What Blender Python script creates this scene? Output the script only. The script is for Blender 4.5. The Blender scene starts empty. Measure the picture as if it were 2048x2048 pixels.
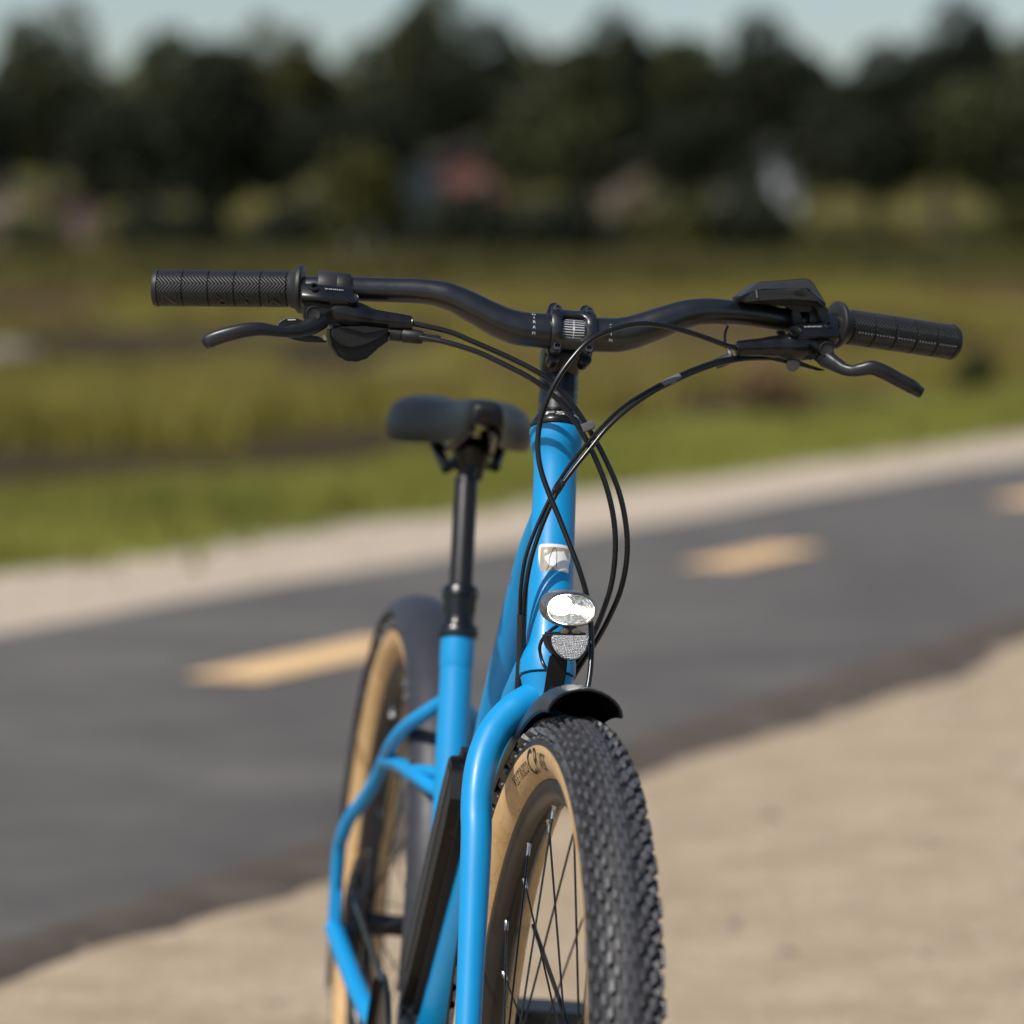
import bpy, bmesh, math, random
import numpy as np
from mathutils import Vector, Matrix
from math import radians, sin, cos, pi, atan2, sqrt
random.seed(7); rng = np.random.default_rng(7)
scene = bpy.context.scene
COL = scene.collection

# ------------------------------------------------------------------ camera
cam_data = bpy.data.cameras.new('camera')
cam = bpy.data.objects.new('camera', cam_data); COL.objects.link(cam)
cam_data.lens = 135; cam_data.sensor_width = 36; cam_data.sensor_fit = 'HORIZONTAL'
cam_data.clip_start = 0.1; cam_data.clip_end = 2000
cam.location = (0, 0, 1.086)
cam.rotation_euler = (radians(90) - math.atan(421/7245), 0, 0)
cam_data.dof.use_dof = True
cam_data.dof.focus_distance = 3.40
cam_data.dof.aperture_fstop = 3.8
cam_data.dof.aperture_blades = 0
scene.camera = cam

# ------------------------------------------------------------------ world and sun
SUN_AZ, SUN_EL = radians(222), radians(52)      # azimuth clockwise from +Y: behind the camera and to the left
world = bpy.data.worlds.new('World'); scene.world = world; world.use_nodes = True
wn = world.node_tree; wn.nodes.clear()
sky = wn.nodes.new('ShaderNodeTexSky'); sky.sky_type = 'NISHITA'; sky.sun_disc = False
sky.sun_elevation = SUN_EL; sky.sun_rotation = SUN_AZ; sky.air_density = 1.0; sky.dust_density = 1.2
bg = wn.nodes.new('ShaderNodeBackground'); bg.inputs['Strength'].default_value = 0.085
wo = wn.nodes.new('ShaderNodeOutputWorld')
wn.links.new(sky.outputs[0], bg.inputs[0]); wn.links.new(bg.outputs[0], wo.inputs[0])
sd = bpy.data.lights.new('sun', 'SUN'); sd.energy = 3.3; sd.angle = radians(0.6); sd.color = (1, .955, .89)
sun = bpy.data.objects.new('sun', sd); COL.objects.link(sun)
to_sun = Vector((sin(SUN_AZ)*cos(SUN_EL), cos(SUN_AZ)*cos(SUN_EL), sin(SUN_EL)))
sun.rotation_euler = to_sun.to_track_quat('Z', 'Y').to_euler(); sun.location = (-3, -3, 8)
scene.view_settings.view_transform = 'Standard'; scene.view_settings.look = 'None'
scene.view_settings.gamma = 1; scene.view_settings.use_curve_mapping = False
scene.view_settings.exposure = 0.32
scene.render.engine = 'CYCLES'
scene.cycles.use_denoising = True
scene.cycles.max_bounces = 8; scene.cycles.transparent_max_bounces = 12

# ------------------------------------------------------------------ helpers: materials
class NT:
    def __init__(s, name):
        s.m = bpy.data.materials.new(name); s.m.use_nodes = True
        s.t = s.m.node_tree; s.b = s.t.nodes['Principled BSDF']
    def n(s, typ, **kw):
        d = s.t.nodes.new('ShaderNode' + typ)
        for k, v in kw.items():
            if k.startswith('i_'): d.inputs[int(k[2:])].default_value = v
            else: setattr(d, k, v)
        return d
    def l(s, a, b): s.t.links.new(a, b)
    def math(s, op, a, b=None, c=None):
        d = s.n('Math', operation=op)
        for i, v in enumerate((a, b, c)):
            if v is None: continue
            if isinstance(v, (int, float)): d.inputs[i].default_value = v
            else: s.l(v, d.inputs[i])
        return d.outputs[0]
    def coord(s, kind='Object'): return s.n('TexCoord').outputs[kind]
    def scaled(s, vec, sc):
        d = s.n('Mapping'); s.l(vec, d.inputs[0]); d.inputs['Scale'].default_value = sc; return d.outputs[0]
    def noise(s, vec, scale, detail=4, rough=.55):
        d = s.n('TexNoise'); d.inputs['Scale'].default_value = scale; d.inputs['Detail'].default_value = detail
        d.inputs['Roughness'].default_value = rough; s.l(vec, d.inputs['Vector']); return d.outputs['Fac']
    def ramp(s, fac, stops):
        d = s.n('ValToRGB'); e = d.color_ramp.elements
        while len(e) < len(stops): e.new(.5)
        for el, (p, c) in zip(e, stops):
            el.position = p; el.color = (c[0], c[1], c[2], 1)
        s.l(fac, d.inputs[0]); return d.outputs['Color']
    def mix(s, fac, a, b, blend='MIX'):
        d = s.n('Mix', data_type='RGBA', blend_type=blend)
        for sock, v in ((d.inputs[0], fac), (d.inputs[6], a), (d.inputs[7], b)):
            if isinstance(v, (int, float)): sock.default_value = v
            elif isinstance(v, tuple): sock.default_value = (v[0], v[1], v[2], 1)
            else: s.l(v, sock)
        return d.outputs[2]
    def bump(s, h, strength=.3, dist=.001):
        d = s.n('Bump'); d.inputs['Strength'].default_value = strength; d.inputs['Distance'].default_value = dist
        s.l(h, d.inputs['Height']); s.l(d.outputs[0], s.b.inputs['Normal'])

def mat(name, col, rough=.5, metal=0, spec=.5, var=.12, vscale=60, bump=0, bscale=800, bdist=.0003, coat=0, rvar=.08, emit=None, estr=0, trans=0):
    k = NT(name); b = k.b
    co = k.coord()
    if var:
        f = k.noise(co, vscale, 4)
        lo = tuple(c*(1-var) for c in col); hi = tuple(min(1, c*(1+var)) for c in col)
        k.l(k.ramp(f, [(.3, lo), (.7, hi)]), b.inputs['Base Color'])
    else: b.inputs['Base Color'].default_value = (*col, 1)
    if rvar:
        f2 = k.noise(co, vscale*1.7, 3)
        k.l(k.math('MULTIPLY_ADD', f2, 2*rvar, rough-rvar), b.inputs['Roughness'])
    else: b.inputs['Roughness'].default_value = rough
    b.inputs['Metallic'].default_value = metal; b.inputs['Specular IOR Level'].default_value = spec
    b.inputs['Coat Weight'].default_value = coat; b.inputs['Coat Roughness'].default_value = .15
    b.inputs['Transmission Weight'].default_value = trans
    if bump: k.bump(k.noise(co, bscale, 2), bump, bdist)
    if emit: b.inputs['Emission Color'].default_value = (*emit, 1); b.inputs['Emission Strength'].default_value = estr
    return k.m

M = {}
k = NT('satin_blue_paint'); co = k.coord()
c = k.ramp(k.noise(co, 25, 4), [(.3, (.001, .265, .59)), (.7, (.001, .285, .63))])
dust = k.ramp(k.noise(co, 210, 6, .8), [(.60, (0, 0, 0)), (.78, (.22, .22, .22))])
k.l(k.mix(dust, c, (.30, .34, .36)), k.b.inputs['Base Color'])
k.l(k.math('MULTIPLY_ADD', k.noise(co, 40, 5, .7), .22, .31), k.b.inputs['Roughness'])
k.b.inputs['Coat Weight'].default_value = .10; k.b.inputs['Coat Roughness'].default_value = .12
k.bump(k.noise(co, 420, 2), .06, .0002); M['paint'] = k.m
M['black_alloy'] = mat('satin_black_alloy', (.0050, .0052, .0062), .34, metal=0, spec=.85, var=.15, vscale=90, bump=.22, bscale=2600, bdist=.00012)
M['black_paint'] = mat('gloss_black_alloy', (.0045, .0045, .005), .28, spec=.5, var=.1, vscale=70, bump=.12, bscale=1500, bdist=.0001)
M['lever'] = mat('matt_black_lever', (.009, .009, .0105), .40, spec=.6, bump=.15, bscale=2500, bdist=.0001)
M['plastic'] = mat('black_plastic', (.009, .009, .0098), .5, spec=.42, bump=.2, bscale=3500, bdist=.00012)
M['plastic_gloss'] = mat('gloss_black_plastic', (.010, .010, .011), .2, spec=.5)
M['rubber'] = mat('black_rubber', (.010, .010, .010), .62, spec=.4, bump=.3, bscale=1800, bdist=.0002)
M['cable'] = mat('cable_housing', (.005, .005, .0055), .28, spec=.55, rvar=.04)
M['heatshrink'] = mat('heat_shrink', (.020, .020, .022), .45, spec=.5)
M['chrome'] = mat('chromed_steel', (.62, .60, .57), .22, metal=1, var=.1)
M['dark_steel'] = mat('dark_steel_bolt', (.07, .07, .072), .30, metal=1, var=.2)
M['post'] = mat('anodised_seatpost', (.008, .008, .009), .42, spec=.4)
M['bracket'] = mat('grey_black_bracket', (.022, .022, .024), .5, spec=.5)
M['bolt'] = mat('polished_bolt', (.22, .21, .20), .25, metal=1, var=.1)
M['grey_plastic'] = mat('grey_plastic_clip', (.13, .13, .135), .5)
M['print'] = mat('white_print', (.62, .62, .62), .55, var=.03)
M['black_print'] = mat('black_print', (.012, .011, .010), .6, var=.1)
M['saddle'] = mat('saddle_cover', (.0045, .0045, .0055), .46, spec=.4, bump=.35, bscale=900, bdist=.0003)
M['fender'] = mat('fender_plastic', (.009, .009, .011), .36, spec=.5, bump=.05, bscale=300)
M['rear_fender'] = mat('rear_fender_sky_sheen', (.030, .030, .037), .5, spec=.5)  # lighter copy of the fender plastic, sky reflection put into its colour
M['rim'] = mat('black_rim', (.015, .013, .012), .34, spec=.55)
M['battery'] = mat('battery_cover', (.012, .012, .012), .42, spec=.4)
M['lens'] = None
M['screen'] = mat('display_screen', (.01, .012, .013), .12, spec=.5)
M['red_print'] = mat('red_decal', (.55, .05, .03), .5)
M['grass'] = None

# tyre rubber, with grey dust on the knobs
k = NT('tyre_rubber'); co = k.coord()
f = k.noise(co, 160, 5, .7); f2 = k.noise(co, 25, 3)
c = k.ramp(f, [(.35, (.010, .010, .012)), (.75, (.028, .028, .031))])
c = k.mix(k.ramp(f2, [(.4, (0, 0, 0)), (.7, (1, 1, 1))]), c, (.035, .034, .034))
k.l(c, k.b.inputs['Base Color']); k.b.inputs['Roughness'].default_value = .62; k.b.inputs['Specular IOR Level'].default_value = .5
k.bump(k.noise(co, 900, 2), .4, .0006); M['tyre'] = k.m
# tan sidewall with faint casing veins
k = NT('tan_sidewall'); co = k.coord()
f = k.noise(co, 18, 4)
c = k.ramp(f, [(.3, (.55, .35, .155)), (.7, (.68, .46, .23))])
v = k.n('TexVoronoi', feature='DISTANCE_TO_EDGE'); v.inputs['Scale'].default_value = 38
nn = k.n('TexNoise'); nn.inputs['Scale'].default_value = 30; k.l(co, nn.inputs['Vector'])
mx = k.mix(.03, co, nn.outputs['Color']); k.l(mx, v.inputs['Vector'])
crack = k.ramp(v.outputs['Distance'], [(0.0, (.72, .62, .5)), (.022, (1, 1, 1))])
c = k.mix(1.0, c, crack, 'MULTIPLY')
st = k.ramp(k.noise(co, 55, 6, .7), [(.52, (1, 1, 1)), (.72, (.70, .55, .38))])
c = k.mix(.6, c, st, 'MULTIPLY')
k.l(c, k.b.inputs['Base Color']); k.b.inputs['Roughness'].default_value = .55
k.bump(k.noise(co, 1200, 2), .25, .0003); M['tan'] = k.m
M['knob'] = mat('tread_rubber', (.062, .062, .067), .5, spec=.6, var=.45, vscale=240, bump=.3, bscale=1500, bdist=.0003)
# grip: herringbone ribs
def grip_mat(name, depth):
    k = NT(name); co = k.coord(); s = k.n('SeparateXYZ'); k.l(co, s.inputs[0])
    ang = k.math('ARCTAN2', s.outputs[1], s.outputs[2])
    tri = k.math('PINGPONG', ang, pi/7)
    ph = k.math('ADD', k.math('MULTIPLY', s.outputs[0], 2*pi/.0033), k.math('MULTIPLY', tri, 2*pi/.0033*.0165*.9))
    w = k.math('SINE', ph)
    w = k.math('MULTIPLY', k.math('ADD', w, 1), .5)
    h = k.math('SMOOTH_MIN', w, .75, .2)
    edge = k.ramp(k.noise(co, 70, 3), [(.35, (.013, .013, .013)), (.7, (.024, .024, .024))])
    c = k.mix(k.ramp(w, [(.0, (1, 1, 1)), (.45, (0, 0, 0))]), edge, (.004, .004, .004))
    k.l(c, k.b.inputs['Base Color']); k.b.inputs['Roughness'].default_value = .48; k.b.inputs['Specular IOR Level'].default_value = .6
    k.bump(h, 1.0, depth); return k.m
M['grip'] = grip_mat('grip_rubber_herringbone', .0022)
M['grip_plain'] = mat('grip_rubber_plain', (.015, .015, .015), .5, spec=.5, bump=.2, bscale=2000, bdist=.0002)
# lamp lens and reflector
k = NT('lamp_lens'); k.b.inputs['Base Color'].default_value = (1, 1, 1, 1); k.b.inputs['Roughness'].default_value = .02
k.b.inputs['Transmission Weight'].default_value = 1; k.b.inputs['IOR'].default_value = 1.2
co = k.coord(); vv = k.n('TexVoronoi'); vv.inputs['Scale'].default_value = 260; k.l(co, vv.inputs['Vector'])
k.bump(vv.outputs['Distance'], .25, .0012); M['lens'] = k.m
k = NT('led_lit'); k.b.inputs['Base Color'].default_value = (1, 1, 1, 1)
k.b.inputs['Emission Color'].default_value = (1, .985, .94, 1); k.b.inputs['Emission Strength'].default_value = 45; M['led'] = k.m
M['mirror'] = mat('lamp_mirror', (.66, .67, .70), .16, metal=1, var=.5, vscale=420, bump=.35, bscale=300, bdist=.0008)
k = NT('reflector_prism'); co = k.coord()
vv = k.n('TexVoronoi'); vv.inputs['Scale'].default_value = 700; vv.inputs['Randomness'].default_value = .45; k.l(co, vv.inputs['Vector'])
k.l(k.ramp(vv.outputs['Color'], [(.1, (.42, .43, .46)), (.5, (.80, .80, .83)), (.75, (1, 1, 1))]), k.b.inputs['Base Color'])
k.b.inputs['Metallic'].default_value = .35; k.b.inputs['Roughness'].default_value = .18
k.b.inputs['Coat Weight'].default_value = 1
k.bump(vv.outputs['Distance'], 1.0, .0022); M['reflector'] = k.m
M['badge'] = mat('badge_tan_print', (.36, .30, .23), .42, var=.15, vscale=200)
M['badge_white'] = mat('badge_white_print', (.80, .80, .79), .4, var=.03)

# ------------------------------------------------------------------ helpers: geometry
def link(name, me, m=None, parent=None, smooth=35):
    o = bpy.data.objects.new(name, me); COL.objects.link(o)
    if m and not me.materials: me.materials.append(m)
    if parent: o.parent = parent
    if smooth:
        for p in me.polygons: p.use_smooth = True
        if smooth < 180: me.set_sharp_from_angle(angle=radians(smooth))
    return o
def tag(o, label=None, cat=None, group=None, kind=None):
    for a, v in (('label', label), ('category', cat), ('group', group), ('kind', kind)):
        if v: o[a] = v
    return o
V3 = lambda p: np.array(p, float)
def unit(v): v = np.asarray(v, float); return v/np.linalg.norm(v)
class MB:
    """collects verts and faces into one mesh"""
    def __init__(s): s.v = []; s.f = []
    def add(s, vs, fs):
        o = len(s.v); s.v += [tuple(map(float, p)) for p in vs]; s.f += [tuple(i+o for i in f) for f in fs]; return s
    def mesh(s, name):
        me = bpy.data.meshes.new(name); me.from_pydata(s.v, [], s.f); me.validate(); me.update()
        bm = bmesh.new(); bm.from_mesh(me); bmesh.ops.recalc_face_normals(bm, faces=bm.faces); bm.to_mesh(me); bm.free()
        return me
    def build(s, name, m, parent=None, smooth=35): return link(name, s.mesh(name), m, parent, smooth)
    def rings(s, rings, cap0=True, cap1=True, closed=False):
        n = len(rings[0]); fs = []; vs = [p for r in rings for p in r]
        R = len(rings)
        for i in range(R if closed else R-1):
            j = (i+1) % R
            for q in range(n):
                w = (q+1) % n; fs.append((i*n+q, i*n+w, j*n+w, j*n+q))
        if not closed:
            if cap0: fs.append(tuple(reversed(range(n))))
            if cap1: fs.append(tuple((R-1)*n+q for q in range(n)))
        return s.add(vs, fs)
    def tube(s, pts, r, seg=16, up=None, cap=True, rb=None, sq=1.0):
        """sweep an ellipse (r along side, rb along up); sq<1 squares it"""
        P = [V3(p) for p in pts]; n = len(P)
        r = [r]*n if isinstance(r, (int, float)) else list(r)
        rb = r if rb is None else ([rb]*n if isinstance(rb, (int, float)) else list(rb))
        T = [unit(P[min(i+1, n-1)]-P[max(i-1, 0)]) for i in range(n)]
        if up is not None: N = [unit(V3(up)-t*np.dot(V3(up), t)) for t in T]
        else:
            a = V3((0, 0, 1)) if abs(T[0][2]) < .9 else V3((1, 0, 0))
            N = [unit(a-T[0]*np.dot(a, T[0]))]
            for t in T[1:]: m = N[-1]-t*np.dot(N[-1], t); N.append(unit(m))
        rings = []
        for i in range(n):
            B = np.cross(T[i], N[i]); ring = []
            for q in range(seg):
                a = 2*pi*q/seg; ca, sa = cos(a), sin(a)
                if sq != 1: ca = math.copysign(abs(ca)**sq, ca); sa = math.copysign(abs(sa)**sq, sa)
                ring.append(P[i]+B*ca*r[i]+N[i]*sa*rb[i])
            rings.append(ring)
        return s.rings(rings, cap, cap)
    def lathe(s, o, d, prof, seg=32, cap=True):
        """prof: (distance along d, radius)"""
        o = V3(o); d = unit(d); a = V3((0, 0, 1)) if abs(d[2]) < .9 else V3((1, 0, 0))
        u = unit(np.cross(d, a)); w = np.cross(d, u)
        return s.rings([[o+d*h+(u*cos(2*pi*q/seg)+w*sin(2*pi*q/seg))*max(r, 1e-5) for q in range(seg)] for h, r in prof], cap, cap)
    def prism(s, outline, off, bevel=0, seg=2):
        """outline: 3D polygon (front), pushed back by off, edges bevelled"""
        off = V3(off); bm = bmesh.new(); P = [V3(p) for p in outline]
        a = [bm.verts.new(p) for p in P]; b = [bm.verts.new(p+off) for p in P]; n = len(P)
        bm.faces.new(a); bm.faces.new(b[::-1])
        for i in range(n): bm.faces.new((a[i], b[i], b[(i+1) % n], a[(i+1) % n]))
        bmesh.ops.recalc_face_normals(bm, faces=bm.faces)
        if bevel: bmesh.ops.bevel(bm, geom=bm.edges[:], offset=bevel, segments=seg, affect='EDGES', clamp_overlap=True)
        bm.verts.index_update()
        s.add([tuple(v.co) for v in bm.verts], [tuple(v.index for v in f.verts) for f in bm.faces]); bm.free(); return s
    def box(s, c, size, bevel=0, R=None, seg=2):
        x, y, z = [k/2 for k in size]; R = R or Matrix.Identity(3); c = Vector(c)
        f = lambda p: tuple(c+R@Vector(p))
        return s.prism([f((-x, -y, -z)), f((x, -y, -z)), f((x, -y, z)), f((-x, -y, z))], tuple(R@Vector((0, 2*y, 0))), bevel, seg)
def spline(pts, n=8, rad=None):
    P = [V3(p) for p in pts]; P = [2*P[0]-P[1]]+P+[2*P[-1]-P[-2]]; out = []; ro = []
    rr = None if rad is None else [rad[0]]+list(rad)+[rad[-1]]
    for i in range(1, len(P)-2):
        for k in range(n):
            t = k/n; h = lambda a, b, c, d: .5*(2*b+(c-a)*t+(2*a-5*b+4*c-d)*t*t+(3*b-a-3*c+d)*t**3)
            out.append(h(P[i-1], P[i], P[i+1], P[i+2]))
            if rr: ro.append(rr[i]+(rr[i+1]-rr[i])*(3*t*t-2*t**3))
    out.append(P[-2]); ro.append(rr[-2] if rr else 0)
    return (out, ro) if rad is not None else out
def text_verts(txt, size, res=3):
    c = bpy.data.curves.new('t', 'FONT'); c.body = txt; c.size = size; c.align_x = 'CENTER'; c.align_y = 'CENTER'
    c.resolution_u = res; c.fill_mode = 'BOTH'
    o = bpy.data.objects.new('t', c); COL.objects.link(o)
    bpy.context.view_layer.update()
    me = bpy.data.meshes.new_from_object(o.evaluated_get(bpy.context.evaluated_depsgraph_get()))
    bm = bmesh.new(); bm.from_mesh(me)
    bmesh.ops.triangulate(bm, faces=bm.faces)
    vs = [(v.co.x, v.co.y) for v in bm.verts]; bm.verts.index_update(); fs = [tuple(v.index for v in f.verts) for f in bm.faces]
    bm.free(); bpy.data.objects.remove(o); bpy.data.curves.remove(c); bpy.data.meshes.remove(me)
    return vs, fs
def printed(txt, size, fn, bold=1.0):
    """flat lettering laid on a surface: fn maps (u, v) to 3D"""
    vs, fs = text_verts(txt, size); mb = MB(); mb.add([fn(u*bold, v) for u, v in vs], fs); return mb
def lerp(a, b, t): return V3(a)*(1-t)+V3(b)*t

# ------------------------------------------------------------------ the ground
DX, DY = .3665, .9304              # direction of the path; offsets are measured across it
def at_path(s, u, z=0.0): return (s*DY+u*DX, -s*DX+u*DY, z)
def smooth(x, a, b):
    t = np.clip((np.asarray(x, float)-a)/(b-a), 0, 1); return t*t*(3-2*t)
def height(x, y):
    x = np.asarray(x, float); y = np.asarray(y, float)
    s = x*DY-y*DX; d = -s-8.3
    far = 1.15*smooth(y, 30, 90)+4.3*smooth(y, 92, 150)+9*smooth(y, 150, 420)
    und = .10*np.sin(x*.31+y*.17)*np.sin(y*.23-1.1)+.07*np.sin(x*.9+2)*np.sin(y*.55)
    return smooth(d, 1.5, 9)*(far+und)
def ground_mat():
    k = NT('ground_surface'); co = k.coord(); sp = k.n('SeparateXYZ'); k.l(co, sp.inputs[0])
    s = k.math('SUBTRACT', k.math('MULTIPLY', sp.outputs[0], DY), k.math('MULTIPLY', sp.outputs[1], DX))
    wob = k.math('MULTIPLY', k.math('SUBTRACT', k.noise(co, .9, 5), .5), .9)
    sw = k.math('ADD', s, wob)
    sand = k.ramp(k.noise(co, 4.5, 8, .75), [(.30, (.33, .245, .155)), (.5, (.47, .36, .24)), (.70, (.60, .48, .34))])
    sand = k.mix(k.ramp(k.noise(co, 45, 5, .75), [(.38, (.55, .55, .55)), (.6, (0, 0, 0))]), sand, (.22, .17, .12))
    far_ = k.math('MULTIPLY', k.math('SUBTRACT', -5.0, s), 2.0); far_.node.use_clamp = True
    sand = k.mix(k.math('MULTIPLY', far_, .55), sand, (.56, .47, .38))
    fx = k.scaled(co, (.055, .16, 1))
    fl = k.ramp(k.noise(fx, 1.6, 6, .62), [(.34, (.034, .024, .010)), (.43, (.075, .053, .020)), (.49, (.135, .115, .025)), (.62, (.165, .145, .028)), (.8, (.19, .15, .05))])
    vg = k.ramp(k.noise(co, .8, 6), [(.3, (.07, .078, .014)), (.7, (.14, .15, .025))])
    f1 = k.math('MULTIPLY', k.math('SUBTRACT', -7.0, sw), 4.0); f1.node.use_clamp = True
    f2 = k.math('MULTIPLY', k.math('SUBTRACT', -9.1, sw), 1.1); f2.node.use_clamp = True
    c = k.mix(f1, sand, vg); c = k.mix(f2, c, fl)
    f3 = k.math('MULTIPLY', k.math('SUBTRACT', sp.outputs[1], 93.0), .3); f3.node.use_clamp = True
    c = k.mix(f3, c, k.ramp(k.noise(co, .35, 5), [(.35, (.035, .031, .010)), (.65, (.115, .108, .025))]))
    f4 = k.math('MULTIPLY', k.math('SUBTRACT', sw, .35), 3.0); f4.node.use_clamp = True
    c = k.mix(f4, c, k.ramp(k.noise(co, 3.0, 6), [(.3, (.022, .026, .009)), (.7, (.065, .068, .018))]))
    k.l(c, k.b.inputs['Base Color']); k.b.inputs['Roughness'].default_value = .95; k.b.inputs['Specular IOR Level'].default_value = .15
    k.bump(k.noise(co, 38, 6, .7), .6, .012); return k.m
xs = np.unique(np.concatenate([np.linspace(-600, -40, 25), np.linspace(-40, 40, 81), np.linspace(40, 600, 25)]))
ys = np.unique(np.concatenate([np.linspace(-60, 0, 10), np.linspace(0, 200, 161), np.linspace(200, 1200, 40)]))
X, Y = np.meshgrid(xs, ys); Z = height(X, Y)
nx = len(xs); vs = np.stack([X.ravel(), Y.ravel(), Z.ravel()], 1)
fs = [(j*nx+i, j*nx+i+1, (j+1)*nx+i+1, (j+1)*nx+i) for j in range(len(ys)-1) for i in range(nx-1)]
me = bpy.data.meshes.new('ground'); me.from_pydata(vs.tolist(), [], fs)
g = link('ground', me, ground_mat(), smooth=180); tag(g, 'sandy shoulder and olive marsh field', kind='structure')

# asphalt path with worn yellow dashes
k = NT('asphalt'); co = k.coord()
c = k.ramp(k.noise(co, 1.1, 7, .65), [(.34, (.068, .061, .054)), (.5, (.101, .091, .081)), (.66, (.140, .127, .113))])
c = k.mix(k.ramp(k.noise(co, 230, 2), [(.45, (0, 0, 0)), (.72, (.7, .7, .7))]), c, (.19, .18, .17))
k.l(c, k.b.inputs['Base Color']); k.b.inputs['Roughness'].default_value = .85; k.b.inputs['Specular IOR Level'].default_value = .25
k.bump(k.noise(co, 260, 3, .7), .7, .004); M['asphalt'] = k.m
mb = MB(); N = 240; us = np.linspace(-30, 90, N+1); L = []
for u in us:
    wn_, wf_ = .02*sin(u*.9)+.012*sin(u*2.1+1), .03*sin(u*.7+2)+.015*sin(u*1.9)
    L.append([at_path(-5.95+wf_, u, .0), at_path(-5.9+wf_, u, .010), at_path(-4.5, u, .014), at_path(-3.05+wn_, u, .010), at_path(-2.98+wn_, u, .0)])
V = [p for r in L for p in r]; F = [(i*5+j, i*5+j+1, i*5+5+j+1, i*5+5+j) for i in range(N) for j in range(4)]
path = mb.add(V, F).build('path', M['asphalt'], smooth=180); tag(path, 'grey asphalt cycle path crossing behind the bicycle', kind='structure')
k = NT('worn_yellow_paint'); co = k.coord()
c = k.ramp(k.noise(co, 28, 5, .7), [(.30, (.30, .22, .14)), (.42, (.78, .50, .23)), (.7, (.92, .61, .30))])
k.l(c, k.b.inputs['Base Color']); k.b.inputs['Roughness'].default_value = .7; M['dash'] = k.m
for u0, u1 in ((-3.6, -1.9), (1.4, 3.1), (5.4, 6.55), (9.49, 10.75), (14.06, 15.25), (18.85, 20.5), (24, 26)):
    z = lambda s_: .010+.004*(1-abs(s_+4.5)/1.45)+.004
    s0 = -4.60 if u0 < 13 else -4.73
    o = MB().add([at_path(s0-.12, u0, z(s0-.12)), at_path(s0+.12, u0, z(s0+.12)), at_path(s0+.12, u1, z(s0+.12)), at_path(s0-.12, u1, z(s0-.12))], [(0, 1, 2, 3)]).build('painted_dash', M['dash'], path, 0)
# gravel lip along the asphalt's near edge, coloured dark to paint its shadow band
k = NT('edge_shadow_gravel'); co = k.coord()
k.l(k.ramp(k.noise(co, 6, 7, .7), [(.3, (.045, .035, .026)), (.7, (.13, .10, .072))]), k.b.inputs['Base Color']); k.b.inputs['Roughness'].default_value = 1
k.bump(k.noise(co, 60, 5, .7), .8, .01); M['edge_shade'] = k.m
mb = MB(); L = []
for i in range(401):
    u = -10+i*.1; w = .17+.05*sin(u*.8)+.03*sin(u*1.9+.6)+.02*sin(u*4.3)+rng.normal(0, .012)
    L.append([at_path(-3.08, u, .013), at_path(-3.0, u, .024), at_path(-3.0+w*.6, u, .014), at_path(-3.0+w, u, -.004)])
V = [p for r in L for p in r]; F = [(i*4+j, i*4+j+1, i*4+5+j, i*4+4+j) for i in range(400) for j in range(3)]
tag(mb.add(V, F).build('path_edge_shadow_band', M['edge_shade'], smooth=180), kind='structure')

# pebbles on the near shoulder
mb = MB(); oc = [(1, 0, 0), (0, 1, 0), (-1, 0, 0), (0, -1, 0), (0, 0, 1)]; of = [(0, 1, 4), (1, 2, 4), (2, 3, 4), (3, 0, 4)]
for i in range(9000):
    s_ = rng.uniform(-3.0, .3) if i % 3 else rng.uniform(-7.2, -6.0); u = rng.uniform(-1, 16); p = at_path(s_, u); r = rng.uniform(.003, .010)*(1+1.6*(rng.random() < .08))
    a = rng.uniform(0, 6.28); mb.add([(p[0]+r*(x*cos(a)-y*sin(a)), p[1]+r*(x*sin(a)+y*cos(a)), r*z*.7-.001) for x, y, z in oc], of)
tag(mb.build('gravel', mat('gravel_stone', (.28, .225, .17), .9, var=.65, vscale=8), smooth=0), kind='stuff')

# grasses
def grass_mat(name, a, b_):
    k = NT(name); co = k.coord()
    c = k.ramp(k.noise(k.scaled(co, (.35, .6, 1)), 1.0, 5), [(.3, a), (.7, b_)])
    k.l(c, k.b.inputs['Base Color']); k.b.inputs['Roughness'].default_value = .7; k.b.inputs['Specular IOR Level'].default_value = .25
    return k.m
def tufts(name, n, sampler, h0, h1, w, m, label, blades=5):
    vs = np.zeros((n*blades*3, 3)); xy = sampler(n); zz = height(xy[:, 0], xy[:, 1])
    for b_ in range(blades):
        a = rng.uniform(0, 2*pi, n); hh = rng.uniform(h0, h1, n); lean = rng.uniform(.1, .5, n)*hh
        off = rng.normal(0, w*2.2, (n, 2)); bx = xy[:, 0]+off[:, 0]; by = xy[:, 1]+off[:, 1]
        px, py = -np.sin(a)*w, np.cos(a)*w; i0 = b_*n*3
        for q, (dx, dy, dz) in enumerate(((px, py, -.02), (-px, -py, -.02), (np.cos(a)*lean, np.sin(a)*lean, hh))):
            vs[i0+q:i0+3*n:3] = np.stack([bx+dx, by+dy, zz+dz], 1)
    nf = n*blades; me = bpy.data.meshes.new(name)
    me.vertices.add(nf*3); me.vertices.foreach_set('co', vs.ravel()); me.loops.add(nf*3); me.loops.foreach_set('vertex_index', np.arange(nf*3))
    me.polygons.add(nf); me.polygons.foreach_set('loop_start', np.arange(0, nf*3, 3)); me.update(calc_edges=True)
    return tag(link(name, me, m, smooth=0), label, kind='stuff')
BANKS = [(-2.9, 22.9, 2.2, 2.6, .10), (-.95, 27.0, 1.0, 3.0, .10), (-4.0, 51, 3.4, 10.0, .18), (-1.2, 40, 1.4, 4.5, .14), (2.4, 36, 1.1, 3.0, .14), (-8.0, 64, 1.6, 6, .2), (5.3, 55, 1.8, 6, .18), (2.3, 47, 1.2, 4, .15)]
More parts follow.
